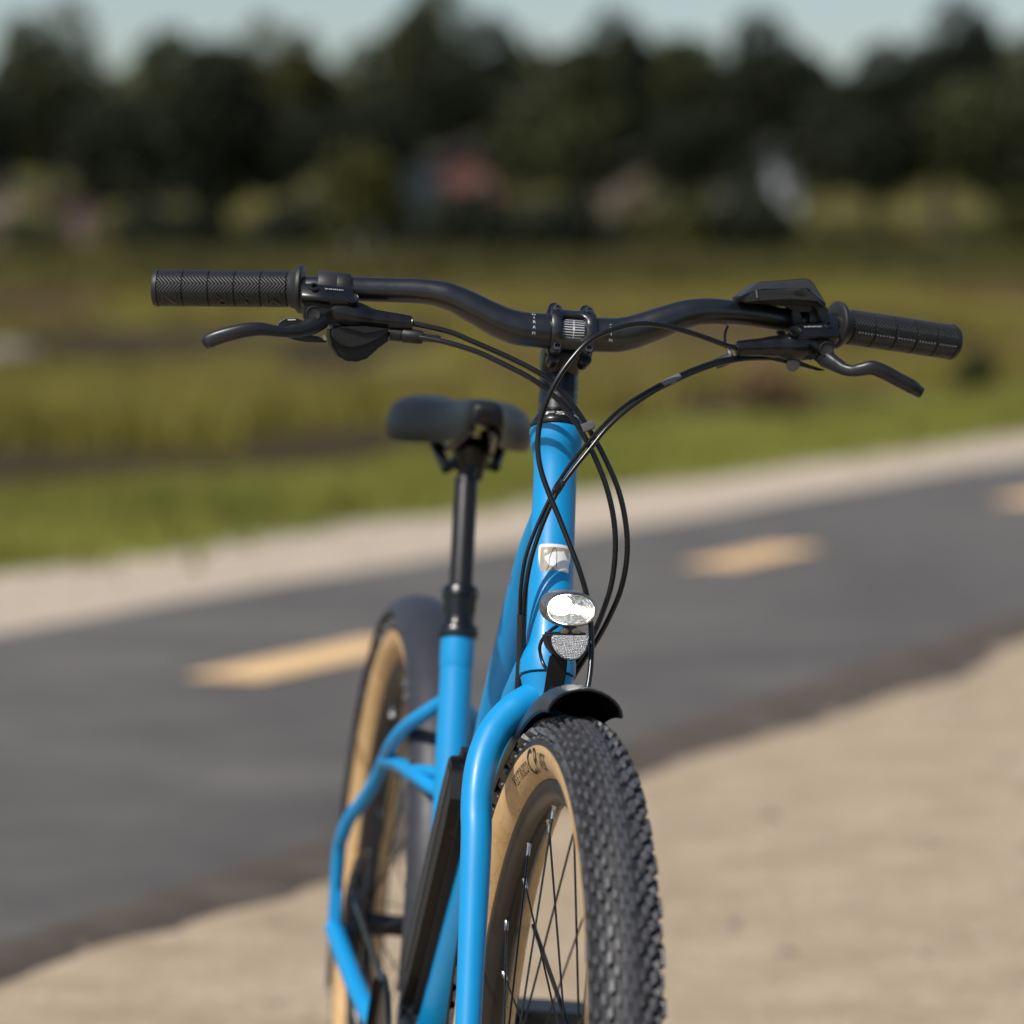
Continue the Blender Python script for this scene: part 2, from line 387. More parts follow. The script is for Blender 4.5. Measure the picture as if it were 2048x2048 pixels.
def off_banks(p):
    ok = np.ones(len(p), bool)
    for x, y, w, d, h in BANKS: ok &= ((p[:, 0]-x)/w)**2+((p[:, 1]-y)/d)**2 > 1.0
    return ok
def clumpy(base, sc, thr):
    def f(n):
        out = np.zeros((0, 2))
        while len(out) < n:
            p = base(n); v = np.sin(p[:, 0]*.35*sc+np.sin(p[:, 1]*.21)*2)+np.sin(p[:, 1]*.55*sc+np.sin(p[:, 0]*.3)*1.5)+rng.normal(0, .35, n)
            out = np.concatenate([out, p[(v > thr) & off_banks(p)]])
        return out[:n]
    return f
def strip(s0, s1, u0, u1):
    def f(n):
        s_ = rng.uniform(s0, s1, n)+rng.normal(0, .25, n); u = rng.uniform(u0, u1, n); return np.stack([s_*DY+u*DX, -s_*DX+u*DY], 1)
    return f
def wedge(y0, y1, half):
    def f(n):
        y = np.sqrt(rng.uniform(y0**2, y1**2, n)); x = rng.uniform(-1, 1, n)*(half+y*.16); ok = (-(x*DY-y*DX)) > 11.0
        x = np.where(ok, x, x-8); return np.stack([x, y], 1)
    return f
tufts('verge_grass', 42000, clumpy(strip(-9.25, -7.35, 4, 46), 3.2, -.75), .04, .16, .008, grass_mat('verge_grass_leaf', (.125, .130, .018), (.285, .29, .055)), 'short bright green grass along the far side of the path')
tufts('field_grass', 60000, clumpy(wedge(22, 92, 2.5), 1, -.4), .10, .38, .018, grass_mat('field_grass_leaf', (.165, .138, .022), (.27, .232, .046)), 'olive marsh grass covering the field')
tufts('dry_grass', 12000, clumpy(wedge(24, 90, 2.5), 1.7, .6), .15, .45, .016, grass_mat('dry_grass_leaf', (.13, .08, .035), (.22, .15, .07)), 'dry brown grass patches in the field')

tufts('reeds', 16000, wedge(72, 97, 3), .35, .95, .03, grass_mat('reed_leaf', (.04, .038, .010), (.13, .115, .025)), 'dark olive reeds along the far edge of the field')

# dark mud banks in the field
k = NT('dark_mud'); co = k.coord()
k.l(k.ramp(k.noise(co, 2, 6, .7), [(.3, (.024, .017, .008)), (.7, (.070, .050, .020))]), k.b.inputs['Base Color']); k.b.inputs['Roughness'].default_value = 1; k.b.inputs['Specular IOR Level'].default_value = .1
k.bump(k.noise(co, 9, 5), .8, .05); M['mud'] = k.m
def mound(name, x, y, rx, ry, h, m, seed, base=None):
    r_ = random.Random(seed); ph = [r_.uniform(0, 6.28) for _ in range(4)]; z0 = float(height(x, y)) if base is None else base
    rings = []
    for i in range(7):
        t = i/6; ring = []
        for q in range(28):
            a = 2*pi*q/28; w = 1+.18*sin(2*a+ph[0])+.12*sin(5*a+ph[1])+.07*sin(9*a+ph[2]); rr = cos(t*pi/2)*w+.02
            zz = sin(t*pi/2)*h*(1+.25*sin(3*a+ph[3])*(1-t))
            xx, yy = x+rx*rr*cos(a), y+ry*rr*sin(a); ring.append((xx, yy, (float(height(xx, yy)) if t < .5 and base is None else z0)+zz-.05*(1-t)))
        rings.append(ring)
    return MB().rings(rings, False, True).build(name, m, smooth=60)
def px2w(px, py, D): return (px-966)/7245*D, D, 1.086+(545-py)/7245*D
for i, (x, y, w, dep, h) in enumerate(BANKS): tag(mound('mud_bank', x, y, w, dep, h, M['mud'], i), kind='structure')
xr, yr, _ = px2w(25, 700, 44)
tag(mound('boulder', xr, yr, .42, .3, .36, mat('pale_rock', (.15, .13, .11), .85, var=.3, vscale=6, bump=.5, bscale=12, bdist=.03), 31), 'pale grey boulder lying in the field at the far left edge', 'boulder')

# ------------------------------------------------------------------ trees, bushes, houses beyond the field
def leaf_mat(name, a, b_, c_):
    k = NT(name); co = k.coord()
    f = k.noise(co, 1.4, 4); c = k.ramp(f, [(.25, a), (.5, b_), (.78, c_)])
    k.l(c, k.b.inputs['Base Color']); k.b.inputs['Roughness'].default_value = .6; k.b.inputs['Specular IOR Level'].default_value = .2
    return k.m
LM_ = [leaf_mat('dark_leaf', (.018, .022, .010), (.040, .046, .016), (.095, .10, .028)),
       leaf_mat('olive_leaf', (.026, .028, .009), (.058, .058, .013), (.105, .098, .021)),
       leaf_mat('black_green_leaf', (.009, .012, .008), (.018, .022, .011), (.036, .042, .016)),
       leaf_mat('rust_leaf', (.11, .07, .03), (.22, .14, .065), (.34, .24, .12))]
bark = mat('bark', (.035, .028, .022), .9, var=.3, vscale=6, bump=.6, bscale=14, bdist=.03)
def crown_mesh(name, rx, rz, n, leaf, seed, lobes=9):
    r = np.random.default_rng(seed); cs = r.normal(0, .42, (lobes, 3)); cs[:, 2] *= .8; cr = r.uniform(.38, .62, lobes)
    which = r.integers(0, lobes, n); d = r.normal(0, 1, (n, 3)); d /= np.linalg.norm(d, axis=1)[:, None]
    p = cs[which]+d*(cr[which]*r.uniform(.45, 1.0, n)**.5)[:, None]; p = p*np.array([rx, rx, rz])
    a = r.normal(0, 1, (n, 3)); a /= np.linalg.norm(a, axis=1)[:, None]; b_ = np.cross(a, r.normal(0, 1, (n, 3))); b_ /= np.linalg.norm(b_, axis=1)[:, None]
    L = leaf*r.uniform(.6, 1.4, n)[:, None]
    q = np.stack([p-a*L, p+b_*L*.6, p+a*L, p-b_*L*.6], 1).reshape(-1, 3)
    me = bpy.data.meshes.new(name); me.vertices.add(4*n); me.vertices.foreach_set('co', q.ravel()); me.loops.add(4*n); me.loops.foreach_set('vertex_index', np.arange(4*n))
    me.polygons.add(n); me.polygons.foreach_set('loop_start', np.arange(0, 4*n, 4)); me.update(calc_edges=True); return me
def trunk_mesh(h, r, seed):
    q = random.Random(seed); mb = MB(); mb.tube(spline([(0, 0, -.4), (q.uniform(-.1, .1), 0, h*.35), (q.uniform(-.3, .3), q.uniform(-.3, .3), h*.8)], 4), [r*1.25*(1-.07*i) for i in range(9)], 9)
    for i in range(5):
        a = q.uniform(0, 6.28); z = h*q.uniform(.35, .6); l = h*q.uniform(.25, .4)
        mb.tube([(0, 0, z), (cos(a)*l*.5, sin(a)*l*.5, z+l*.45), (cos(a)*l*.9, sin(a)*l*.9, z+l*.95)], [r*.5, r*.3, r*.12], 6)
    return mb.mesh('trunk')
TREES = []
for k_, (rx, rz, n, leaf) in enumerate(((3.0, 3.4, 5200, .20), (2.4, 3.9, 4600, .19), (3.6, 3.0, 5600, .21))):
    TREES.append((crown_mesh('crown', rx, rz, n, leaf, 40+k_), trunk_mesh(6.0, .22, k_), rz))
def tree(px, D, kind, m, scale, label, dz=0):
    x, y, _ = px2w(px, 0, D); z = float(height(x, y)); cm, tm, rz = TREES[kind]
    e = bpy.data.objects.new('broadleaf_tree', None); COL.objects.link(e); e.location = (x, y, z); e.scale = (scale,)*3; e.rotation_euler = (0, 0, px*.37)
    t = bpy.data.objects.new('trunk', tm); COL.objects.link(t); t.parent = e
    if not tm.materials: tm.materials.append(bark)
    cm2 = cm
    if cm.materials and cm.materials[0] != LM_[m]: cm2 = cm.copy(); cm2.materials.clear()
    if not cm2.materials: cm2.materials.append(LM_[m])
    c = bpy.data.objects.new('crown', cm2); COL.objects.link(c); c.parent = e; c.location = (0, 0, rz*1.05+.9+dz)
    tag(e, label, 'tree', 'trees beyond the field'); return e
T = ((-110, 112, 0, 2, .80, 'blackish green tree cut by the left edge of the picture, beyond the field'),
     (95, 126, 1, 0, .78, 'tall dark tree standing behind the pinkish cottage on the left'),
     (275, 112, 2, 2, .66, 'dark spreading tree above the outer end of the left grip'),
     (420, 112, 0, 2, .80, 'large blackish tree above the left grip'),
     (560, 126, 1, 1, .70, 'olive green tree filling the gap between two blackish trees above the left brake lever'),
     (640, 118, 2, 2, .64, 'low dark tree just left of the brick red house'),
     (1085, 112, 0, 0, .80, 'dark tree above the stem, right of the brick red house'),
     (1125, 122, 1, 2, .74, 'tall blackish tree behind the one above the stem'),
     (1325, 116, 2, 2, .58, 'blackish tree between the beige house and the white house'),
     (1645, 110, 0, 2, .80, 'dark tree right of the white house, above the display'),
     (1770, 116, 1, 2, .82, 'tall blackish tree above the right grip'),
     (1890, 110, 2, 0, .76, 'dark tree above the outer end of the right grip'),
     (2030, 114, 0, 2, .84, 'blackish tree cut by the right edge of the picture'),
     (900, 134, 0, 2, .80, 'dark tree rising behind the brick red house'), (770, 136, 1, 0, .84, 'dark tree rising behind the pale blue house'),
     (1215, 132, 2, 0, .80, 'dark tree rising behind the beige house'), (1450, 136, 0, 2, .82, 'dark tree rising behind the white house'))
for t in T: tree(*t)
# far wood on the rise
def wood():
    n = 34000; r = np.random.default_rng(5); x = r.uniform(-60, 60, n); y = r.uniform(168, 200, n)
    top = 5.2+.9*np.sin(x*.33)+.7*np.sin(x*.81+1)+.5*np.sin(x*1.9); z = height(x, y)+r.uniform(0, 1, n)**.7*top
    p = np.stack([x, y, z], 1); a = r.normal(0, 1, (n, 3)); a /= np.linalg.norm(a, axis=1)[:, None]; b_ = np.cross(a, r.normal(0, 1, (n, 3))); b_ /= np.linalg.norm(b_, axis=1)[:, None]
    L = .5*r.uniform(.6, 1.4, n)[:, None]; q = np.stack([p-a*L, p+b_*L*.6, p+a*L, p-b_*L*.6], 1).reshape(-1, 3)
    me = bpy.data.meshes.new('wood'); me.vertices.add(4*n); me.vertices.foreach_set('co', q.ravel()); me.loops.add(4*n); me.loops.foreach_set('vertex_index', np.arange(4*n))
    me.polygons.add(n); me.polygons.foreach_set('loop_start', np.arange(0, 4*n, 4)); me.update(calc_edges=True)
    return tag(link('distant_wood', me, LM_[0], smooth=0), 'dark wood on the rise behind the houses', kind='stuff')
wood()
BUSH = [crown_mesh('leaves', 1.0, .8, 1500, .085, 70+i, 7) for i in range(3)]
def bush(px, D, w, h, m, kind, label, grp='bushes beyond the field', sink=.0):
    x, y, _ = px2w(px, 0, D); z = float(height(x, y)); cm = BUSH[kind]
    if cm.materials and cm.materials[0] != LM_[m]: cm = cm.copy(); cm.materials.clear()
    if not cm.materials: cm.materials.append(LM_[m])
    e = bpy.data.objects.new('bush', None); COL.objects.link(e); e.location = (x, y, z)
    c = bpy.data.objects.new('leaves', cm); COL.objects.link(c); c.parent = e; c.scale = (w, w, h); c.location = (0, 0, h*.62-sink); c.rotation_euler = (0, 0, px)
    st = MB(); q = random.Random(px)
    for i in range(6):
        a = q.uniform(0, 6.28); st.tube([(0, 0, -.1), (cos(a)*w*.25, sin(a)*w*.25, h*.5), (cos(a)*w*.5, sin(a)*w*.5, h*.95)], [.03, .02, .008], 5)
    st.build('stem', bark, e); return tag(e, label, 'bush', grp)
B = ((75, 96, 1.5, 1.3, 0, 0, 'dark bush at the foot of the trees on the far left'), (210, 95, 1.2, 1.1, 1, 1, 'olive bush below the pinkish cottage'),
     (360, 92, 1.9, 1.6, 2, 2, 'wide black green bush above the middle of the left grip'), (530, 94, 1.3, 1.4, 2, 0, 'black green bush above the inner end of the left grip'),
     (640, 96, 1.1, 1.9, 1, 1, 'yellowish olive bush above the left brake clamp'), (765, 95, 1.2, 1.3, 2, 2, 'low dark bush below the brick red house'),
     (925, 96, 2.0, 2.0, 2, 1, 'round black green bush left of the stem'), (1060, 91, 1.6, 1.6, 2, 0, 'black green bush straight above the stem'),
     (1205, 97, 1.7, 1.7, 1, 2, 'olive bush below the beige house'), (1392, 96, 1.9, 2.1, 2, 1, 'big black green bush below the white house, left of the display'),
     (1560, 92, 1.3, 1.1, 1, 0, 'olive bush above the display'), (1690, 94, 1.5, 1.3, 1, 1, 'yellowish olive bush above the inner end of the right grip'),
     (1820, 95, 1.5, 1.1, 0, 2, 'dark bush above the middle of the right grip'), (1930, 92, 1.3, 1.5, 1, 0, 'olive bush on the far right at the foot of the trees'),
     (690, 110, 1.5, 2.2, 1, 0, 'olive bush left of the pale blue door'), (1280, 108, 1.3, 1.7, 0, 1, 'dark bush right of the beige house'))
for b_ in B: bush(*b_)
bush(1450, 30, .34, .40, 3, 0, 'rust brown bush in the field just left of the right brake lever', 'dry bushes in the field')
bush(1840, 40, .35, .4, 1, 1, 'small yellowish bush in the field below the right grip', 'dry bushes in the field')

wallm = {n: mat(n+'_wall', c, .85, var=.12, vscale=3, bump=.3, bscale=20, bdist=.01) for n, c in
         (('brick', (.24, .10, .075)), ('pale_blue', (.17, .20, .225)), ('beige', (.20, .165, .115)), ('white', (.42, .43, .45)), ('pink', (.20, .12, .10)), ('cream', (.30, .23, .16)))}
roofm = mat('dark_roof_shingle', (.05, .045, .042), .9, var=.25, vscale=5, bump=.5, bscale=9, bdist=.02)
glass = mat('window_glass', (.03, .035, .04), .08, spec=.6); trim = mat('window_trim', (.30, .30, .29), .6)
def house(px, D, w, d, h, wall, label, door=None, roof=True, wins=(( -.28, .55), (.28, .55))):
    x, y, _ = px2w(px, 0, D); z = float(height(x, y))-.15
    e = bpy.data.objects.new('house', None); COL.objects.link(e); e.location = (x, y, z); e.rotation_euler = (0, 0, radians(8))
    MB().box((0, d/2, h/2), (w, d, h), .03).add([(-w/2+.02, .02, h-.01), (w/2-.02, .02, h-.01), (0, .02, h+w*.26), (-w/2+.02, d-.02, h-.01), (w/2-.02, d-.02, h-.01), (0, d-.02, h+w*.26)], [(0, 1, 2), (5, 4, 3), (0, 2, 5, 3), (1, 4, 5, 2)]).build('wall', wallm[wall], e, 30)
    rf = MB()
    for sx in (-1, 1):
        rf.prism([(sx*(w/2+.25), -.25, h-.12), (0, -.25, h+w*.27+.02), (0, -.25, h+w*.27+.14), (sx*(w/2+.25), -.25, h+.0)], (0, d+.5, 0))
    rr = rf.build('roof', roofm, e, 30)
    MB().box((w*.22, d*.6, h+w*.27), (.4, .4, .9), .01).build('chimney', roofm, rr, 30)
    for fx, fz in wins:
        f = MB().box((fx*w, -.02, fz*h), (min(.78, w*.20), .08, min(.95, w*.26)), .008).build('window', trim, e, 30)
        MB().box((fx*w, -.05, fz*h), (min(.78, w*.20)*.82, .05, min(.95, w*.26)*.84), .004).build('pane', glass, f, 30)
    if door:
        dd = MB().box((0, -.03, 1.0), (.9, .08, 2.0), .01).build('door', door, e, 30)
        MB().lathe((.34, -.07, 1.0), (0, -1, 0), [(0, .01), (.03, .012), (.035, .03), (.06, .03), (.065, .01)], 10).build('handle', M['dark_steel'], dd)
    return tag(e, label, 'house', 'houses beyond the field')
house(868, 124, 2.6, 3.5, 1.35, 'brick', 'brick red cottage seen through the gap in the trees above the stem')
house(778, 118, 1.5, 2.5, 1.9, 'pale_blue', 'small pale blue house left of the brick red cottage')
house(1212, 118, 2.1, 2.5, 1.9, 'beige', 'beige house between the dark trees right of the stem')
house(1452, 124, 2.0, 3.5, 1.6, 'white', 'white house above the big bush left of the display')
house(150, 112, 1.3, 2.2, 1.45, 'pink', 'pinkish brown cottage half hidden by trees on the left')
house(2, 110, 1.2, 2.4, 2.0, 'cream', 'cream house cut by the left edge of the picture')
# posts at the far side of the field
pm = mat('weathered_post', (.10, .095, .09), .9, var=.2, vscale=5)
for px, D, h, r, lab in ((665, 88, 1.0, .11, 'thick grey post above the left brake clamp, left of its neighbour'), (705, 88, 1.15, .07, 'thinner grey post right beside the thick one at the field edge')):
    x, y, _ = px2w(px, 0, D); z = float(height(x, y))
    o = MB().lathe((0, 0, -.2), (0, 0, 1), [(0, r), (h+.1, r*.95), (h+.2, r*.6), (h+.22, .01)], 12).build('post', pm); o.location = (x, y, z); tag(o, lab, 'post', 'posts at the field edge')

# ================================================================== THE BICYCLE
# bicycle space: x across (towards the picture's right), y towards the rear, z up, origin under the front axle
bike = bpy.data.objects.new('bicycle', None); COL.objects.link(bike)
bike.location = (-.0118, 3.235, 0); bike.rotation_euler = (0, .0941, .14088)
tag(bike, 'blue step-through electric bicycle facing the camera with black handlebar, lit lamp and tan sidewall tyres', 'bicycle')
HA = radians(70.5); SO = Vector((0, .048, .36)); SU = Vector((0, cos(HA), sin(HA)))
STEER = Matrix.Translation(SO) @ Matrix.Rotation(.022, 4, SU) @ Matrix.Translation(-SO)
def S(o): o.matrix_local = STEER; return o              # a part that turns with the handlebar
def axis_pt(z): return V3((0, .048+(z-.36)*cos(HA)/sin(HA), z))
AX = V3(SU)
R_T, r_T = .333, .029      # tyre: centre line radius and half width

# ---- frame
hb, ht = axis_pt(.742), axis_pt(.9615); hl = float(np.linalg.norm(ht-hb))
fr = MB()
fr.lathe(hb, AX, [(-.000, .0225), (.001, .0252), (.013, .0255), (.020, .0240), (.030, .0205), (hl-.040, .0196), (hl-.030, .0205), (hl-.0205, .0222), (hl-.019, .0232), (hl-.004, .0248), (hl-.0008, .0246), (hl, .0225)], 48)
st_top = V3((0, .80, .722)); SA = radians(73); sax = V3((0, cos(SA), sin(SA)))
def seat_pt(z): return V3((0, .80+(z-.722)*cos(SA)/sin(SA), z))
bb = V3((0, .665, .285))
fr.tube([seat_pt(.722), seat_pt(.285)], .0172, 32)
fr.lathe(seat_pt(.722), -sax, [(0, .0172), (0, .0182), (.03, .0182), (.034, .0172)], 32)
tt = [axis_pt(.893), (0, .30, .838), (0, .36, .772), (0, .45, .665), (0, .58, .505), seat_pt(.40)]
P, Rr = spline(tt, 6, [.0175, .0212, .0220, .0220, .0205, .0170]); fr.tube(P, Rr, 32, up=(0, 1, 0))
fr.tube([axis_pt(.772)+V3((0, .008, 0)), (0, .27, .712), (0, .38, .592), (0, .56, .388), bb], [.0190, .026, .031, .033, .031], 32)
fr.tube([(-.036, *bb[1:]), (.036, *bb[1:])], .022, 32)
# stays
axR = V3((0, 1.12, .36))
for sx in (-1, 1):
    m_ = lambda p: (p[0]*sx*-1, p[1], p[2])
    ss = [(-0.0094,0.7950,0.6543), (-0.0286,0.8220,0.6339), (-0.0374,0.8420,0.6226), (-0.0448,0.8720,0.6063), (-0.0484,0.9080,0.5879), (-0.0475,0.9650,0.5639), (-0.0525,1.0000,0.5353), (-0.0592,1.0300,0.5118), (-0.0677,1.0600,0.4894), (-0.0717,1.0800,0.4669), (-0.0723,1.1000,0.4445)]
    pts = [(p[0] if sx < 0 else -p[0], p[1], p[2]) for p in ss]+[(sx*.068, 1.118, .362)]
    P, Rr = spline(pts, 5, [.0078]*len(pts)); fr.tube(P, Rr, 14)
    cs = [(-0.0482,0.9450,0.5707), (-0.0385,0.9000,0.5726), (-0.0317,0.8500,0.5708), (-0.0239,0.8100,0.5681), (-0.0142,0.7850,0.5629), (-0.0028,0.7650,0.5604)]
    pts = [(p[0] if sx < 0 else -p[0], p[1], p[2]) for p in cs]; pts[-1] = (sx*.004, pts[-1][1], pts[-1][2])
    fr.tube(spline(pts, 5), .0085, 14)
    fr.tube(spline([(sx*.02, .67, .29), (sx*.045, .80, .30), (sx*.060, .93, .325), (sx*.068, 1.115, .355)], 5), .011, 14)
    fr.prism([(sx*.064, 1.09, .33), (sx*.064, 1.15, .345), (sx*.064, 1.135, .40), (sx*.064, 1.10, .40)], (sx*.007, 0, 0), .001)
fr.tube([(-0.0325,0.8450,0.5737), (-0.0169,0.8000,0.5782), (-0.0040,0.7700,0.5792)], .0068, 12)
frame = fr.build('frame', M['paint'], bike, 50)
# small red decal marks along the left edge of the top tube
for t in (.10, .13, .36, .52, .55, .74):
    c = lerp((0, .30, .838), (0, .45, .665), t); MB().lathe(c+V3((-.0220, 0, 0)), (-1, 0, .1), [(0, .0016), (.0003, .0016)], 8).build('decal_mark', M['red_print'], frame)

# head badge: tan plate with white rim, a star and a white bear, wrapped round the head tube
def on_head(z0, r):
    c0 = axis_pt(z0)
    def f(u, v):  # u across, v up
        a = u/.0202; return c0+AX*v+V3((1, 0, 0))*sin(a)*r+np.cross(V3((1, 0, 0)), AX)*cos(a)*r
    return f
def patch(outline, fn, n=14):
    """fill a 2D outline finely enough to bend it round the tube"""
    bm = bmesh.new(); vs = [bm.verts.new((x, y, 0)) for x, y in outline]; bm.faces.new(vs)
    bmesh.ops.triangulate(bm, faces=bm.faces)
    xs_ = [p[0] for p in outline]
    for i in range(1, n):
        c = min(xs_)+(max(xs_)-min(xs_))*i/n
        bmesh.ops.bisect_plane(bm, geom=bm.verts[:]+bm.edges[:]+bm.faces[:], plane_co=(c, 0, 0), plane_no=(1, 0, 0))
    bm.verts.index_update(); out = ([fn(v.co.x, v.co.y) for v in bm.verts], [tuple(v.index for v in f.verts) for f in bm.faces]); bm.free(); return out
def rrect(w, h, r, n=5):
    o = []
    for cx, cy, a0 in ((w/2-r, h/2-r, 0), (-w/2+r, h/2-r, 90), (-w/2+r, -h/2+r, 180), (w/2-r, -h/2+r, 270)):
        for i in range(n+1): a = radians(a0+90*i/n); o.append((cx+r*cos(a), cy+r*sin(a)))
    return o
ub = lambda f, du, dv=0: (lambda u, v: f(u+du, v+dv))
BZ = .8405; BU = -.0003
ol = rrect(.0325, .0285, .003); ol = [(x, y-.0012*sin((x+.016)*190) if y < 0 else y) for x, y in ol]
badge = MB().add(*patch(ol, ub(on_head(BZ, .0201), BU))).build('head_badge', M['badge_white'], frame, 0)
il = rrect(.0278, .0228, .0018); il = [(x, y+.0009-.0012*sin((x+.016)*190) if y < 0 else y) for x, y in il]
MB().add(*patch(il, ub(on_head(BZ, .02025), BU))).build('badge_field', M['badge'], badge, 0)
star = [(.0026*(1 if i % 2 == 0 else .42)*sin(i*pi/5)-.0088, .0026*(1 if i % 2 == 0 else .42)*cos(i*pi/5)+.0074) for i in range(10)]
MB().add(*patch(star, ub(on_head(BZ, .0204), BU), 4)).build('badge_star', M['badge_white'], badge, 0)
bear = [(-.0098, .0020), (-.0070, .0034), (-.0055, .0042), (-.0040, .0058), (-.0018, .0066), (.0022, .0075), (.0058, .0076), (.0068, .0086), (.0082, .0084), (.0088, .0070), (.0100, .0050), (.0120, .0022), (.0143, .0000), (.0143, -.0112), (.0005, -.0104), (-.0012, -.0068), (-.0052, -.0060), (-.0072, -.0030), (-.0092, -.0004)]
MB().add(*patch(bear, ub(on_head(BZ, .0204), BU))).build('badge_bear', M['badge_white'], badge, 0)
mb = MB(); pp = spline([(-.0075, -.0100), (-.0055, -.006), (-.0052, 0), (-.0035, .006), (-.0018, .0098), (.0002, .0099), (.0012, .006), (.0013, 0), (.0010, -.0100)] and [(x, y, 0) for x, y in [(-.0075, -.0100), (-.0055, -.006), (-.0052, 0), (-.0035, .006), (-.0018, .0098), (.0002, .0099), (.0012, .006), (.0013, 0), (.0010, -.0100)]], 5)
g_ = ub(on_head(BZ, .0206), BU); mb.tube([g_(p[0], p[1]) for p in pp], .00022, 6)
mb.build('badge_line', mat('badge_grey_line', (.10, .10, .12), .5), badge)

# ---- headset
hs = MB(); hs.lathe(ht, AX, [(.0005, .0245), (.003, .0250), (.005, .0248), (.012, .0205), (.0145, .0190), (.015, .0178), (.046, .0176), (.047, .0165)], 48)
headset = S(hs.build('headset', M['black_paint'], bike, 35))
def cone(u, v):
    t = np.clip((v+.0036)/.0072, 0, 1); r = .0243-.0040*t; a = u/.022
    c = ht+AX*(.0062+.0060*t); return c+V3((1, 0, 0))*sin(a)*(r+.0004)+np.cross(V3((1, 0, 0)), AX)*cos(a)*(r+.0004)
printed('FSA', .0062, lambda u, v: cone(u*3.4+.0005, v)).build('headset_print', M['print'], headset, 0)
hs = MB(); 
for i, (a0, a1) in enumerate(((.0160, .0245), (.0250, .0335))):
    hs.lathe(ht, AX, [(a0, .0176), (a0+.0005, .0181), (a1-.0005, .0181), (a1, .0176)], 40)
hs.build('spacer', M['black_alloy'], headset)

# ---- handlebar
barL = [(-.355, .3005, 1.0545), (-0.3063,0.2980,1.0606), (-0.2885,0.2850,1.0615), (-0.2450,0.2680,1.0660), (-0.2210,0.2640,1.0687), (-0.1923,0.2620,1.0709), (-0.1638,0.2590,1.0730), (-0.1354,0.2550,1.0747), (-0.1114,0.2510,1.0721), (-0.0865,0.2480,1.0629), (-0.0639,0.2460,1.0539), (-0.0441,0.2450,1.0501), (-0.0221,0.2450,1.0503)]
barR = [(0.0269,0.2450,1.0516), (0.0513,0.2450,1.0548), (0.0776,0.2460,1.0656), (0.1018,0.2490,1.0765), (0.1242,0.2520,1.0826), (0.1549,0.2560,1.0845), (0.1809,0.2600,1.0839), (0.2122,0.2640,1.0821), (0.2519,0.2680,1.0830), (0.3030,0.2830,1.0808), (.355, .3005, 1.0792)]
radL = [.0111]*7+[.0113, .0124, .0138, .0150, .0157, .0159]; radR = [.0159, .0157, .0148, .0136, .0124, .0113]+[.0111]*5
P, Rr = spline(barL+barR, 8, radL+radR)
hbar = S(MB().tube(P, Rr, 40, up=(0, 0, 1)).build('handlebar', M['black_alloy'], bike, 60))
bc = V3((0.0007,0.2450,1.0509)); btan = unit(V3((0.0269,0.2450,1.0516))-V3((-0.0221,0.2450,1.0503)))
BF = unit(np.cross(btan, V3((0, 0, 1)))*1.0); BF = BF if BF[1] < 0 else -BF     # forward
BUP = unit(np.cross(BF, btan)); BUP = BUP if BUP[2] > 0 else -BUP
def on_bar(u, th, r): return bc+btan*u+(BF*cos(th)+BUP*sin(th))*r          # th: 0 faces forward, up positive
def bar_letters(x, items, name):
    mb = MB()
    for ch, th in items:
        vs, fs = text_verts(ch, .0040); mb.add([on_bar(x+u*1.1, th+v/.0161, .01605) for u, v in vs], fs)
    mb.build(name, M['print'], hbar, 0)
bar_letters(-.0365, (('M', -.18), ('A', .17), ('R', .48), ('I', .78), ('N', 1.08)), 'bar_lettering')
bar_letters(.0345, (('M', 1.02), ('A', .72), ('R', .42), ('I', .10), ('N', -.26)), 'bar_lettering')
mb = MB()
for i, th in enumerate(np.linspace(-.42, .80, 9)):
    w = .0098 if 0 < i < 8 else .0088; t = .00022+.00016*(1-abs(i-4)/4)
    n = 10; V = []; 
    for j in range(n+1):
        u = -w+2*w*j/n; b_ = .05*abs(u/w)**2*(0.6-i/9); V += [on_bar(u, th+b_-t/.0159, .01606), on_bar(u, th+b_+t/.0159, .01606)]
    mb.add(V, [(2*j, 2*j+2, 2*j+3, 2*j+1) for j in range(n)])
V = []
for j in range(17): th = -.48+1.30*j/16; V += [on_bar(-.00032, th, .01609), on_bar(.00032, th, .01609)]
mb.add(V, [(2*j, 2*j+1, 2*j+3, 2*j+2) for j in range(16)])
V = [on_bar(.0010*cos(a), .26+.0010*sin(a)/.0159, .01611) for a in np.linspace(0, 2*pi, 13)[:-1]]; mb.add(V, [tuple(range(12))])
mb.build('bar_gauge_print', M['print'], hbar, 0)

# ---- stem
stm = MB(); up_ = AX
st0 = axis_pt(.9965)+V3((0, 0, 0))
stm.lathe(st0, AX, [(0, .0165), (.0008, .0180), (.034, .0184), (.038, .0180), (.040, .0150), (.0405, .0115)], 40)
ext0 = st0+AX*.022; ext1 = bc-BF*.014
stm.tube([ext0+BF*.004, lerp(ext0, ext1, .5), ext1], [.0178, .0185, .0190], 28, up=tuple(AX), rb=[.0150, .0155, .0165], sq=.75)
TILT = .36                                                           # faceplate turned up a little
def on_plate(u, w, r):                                                # u across, w arc length round the bar
    th = TILT+w/.0195; return bc+btan*u+(BF*cos(th)+BUP*sin(th))*r
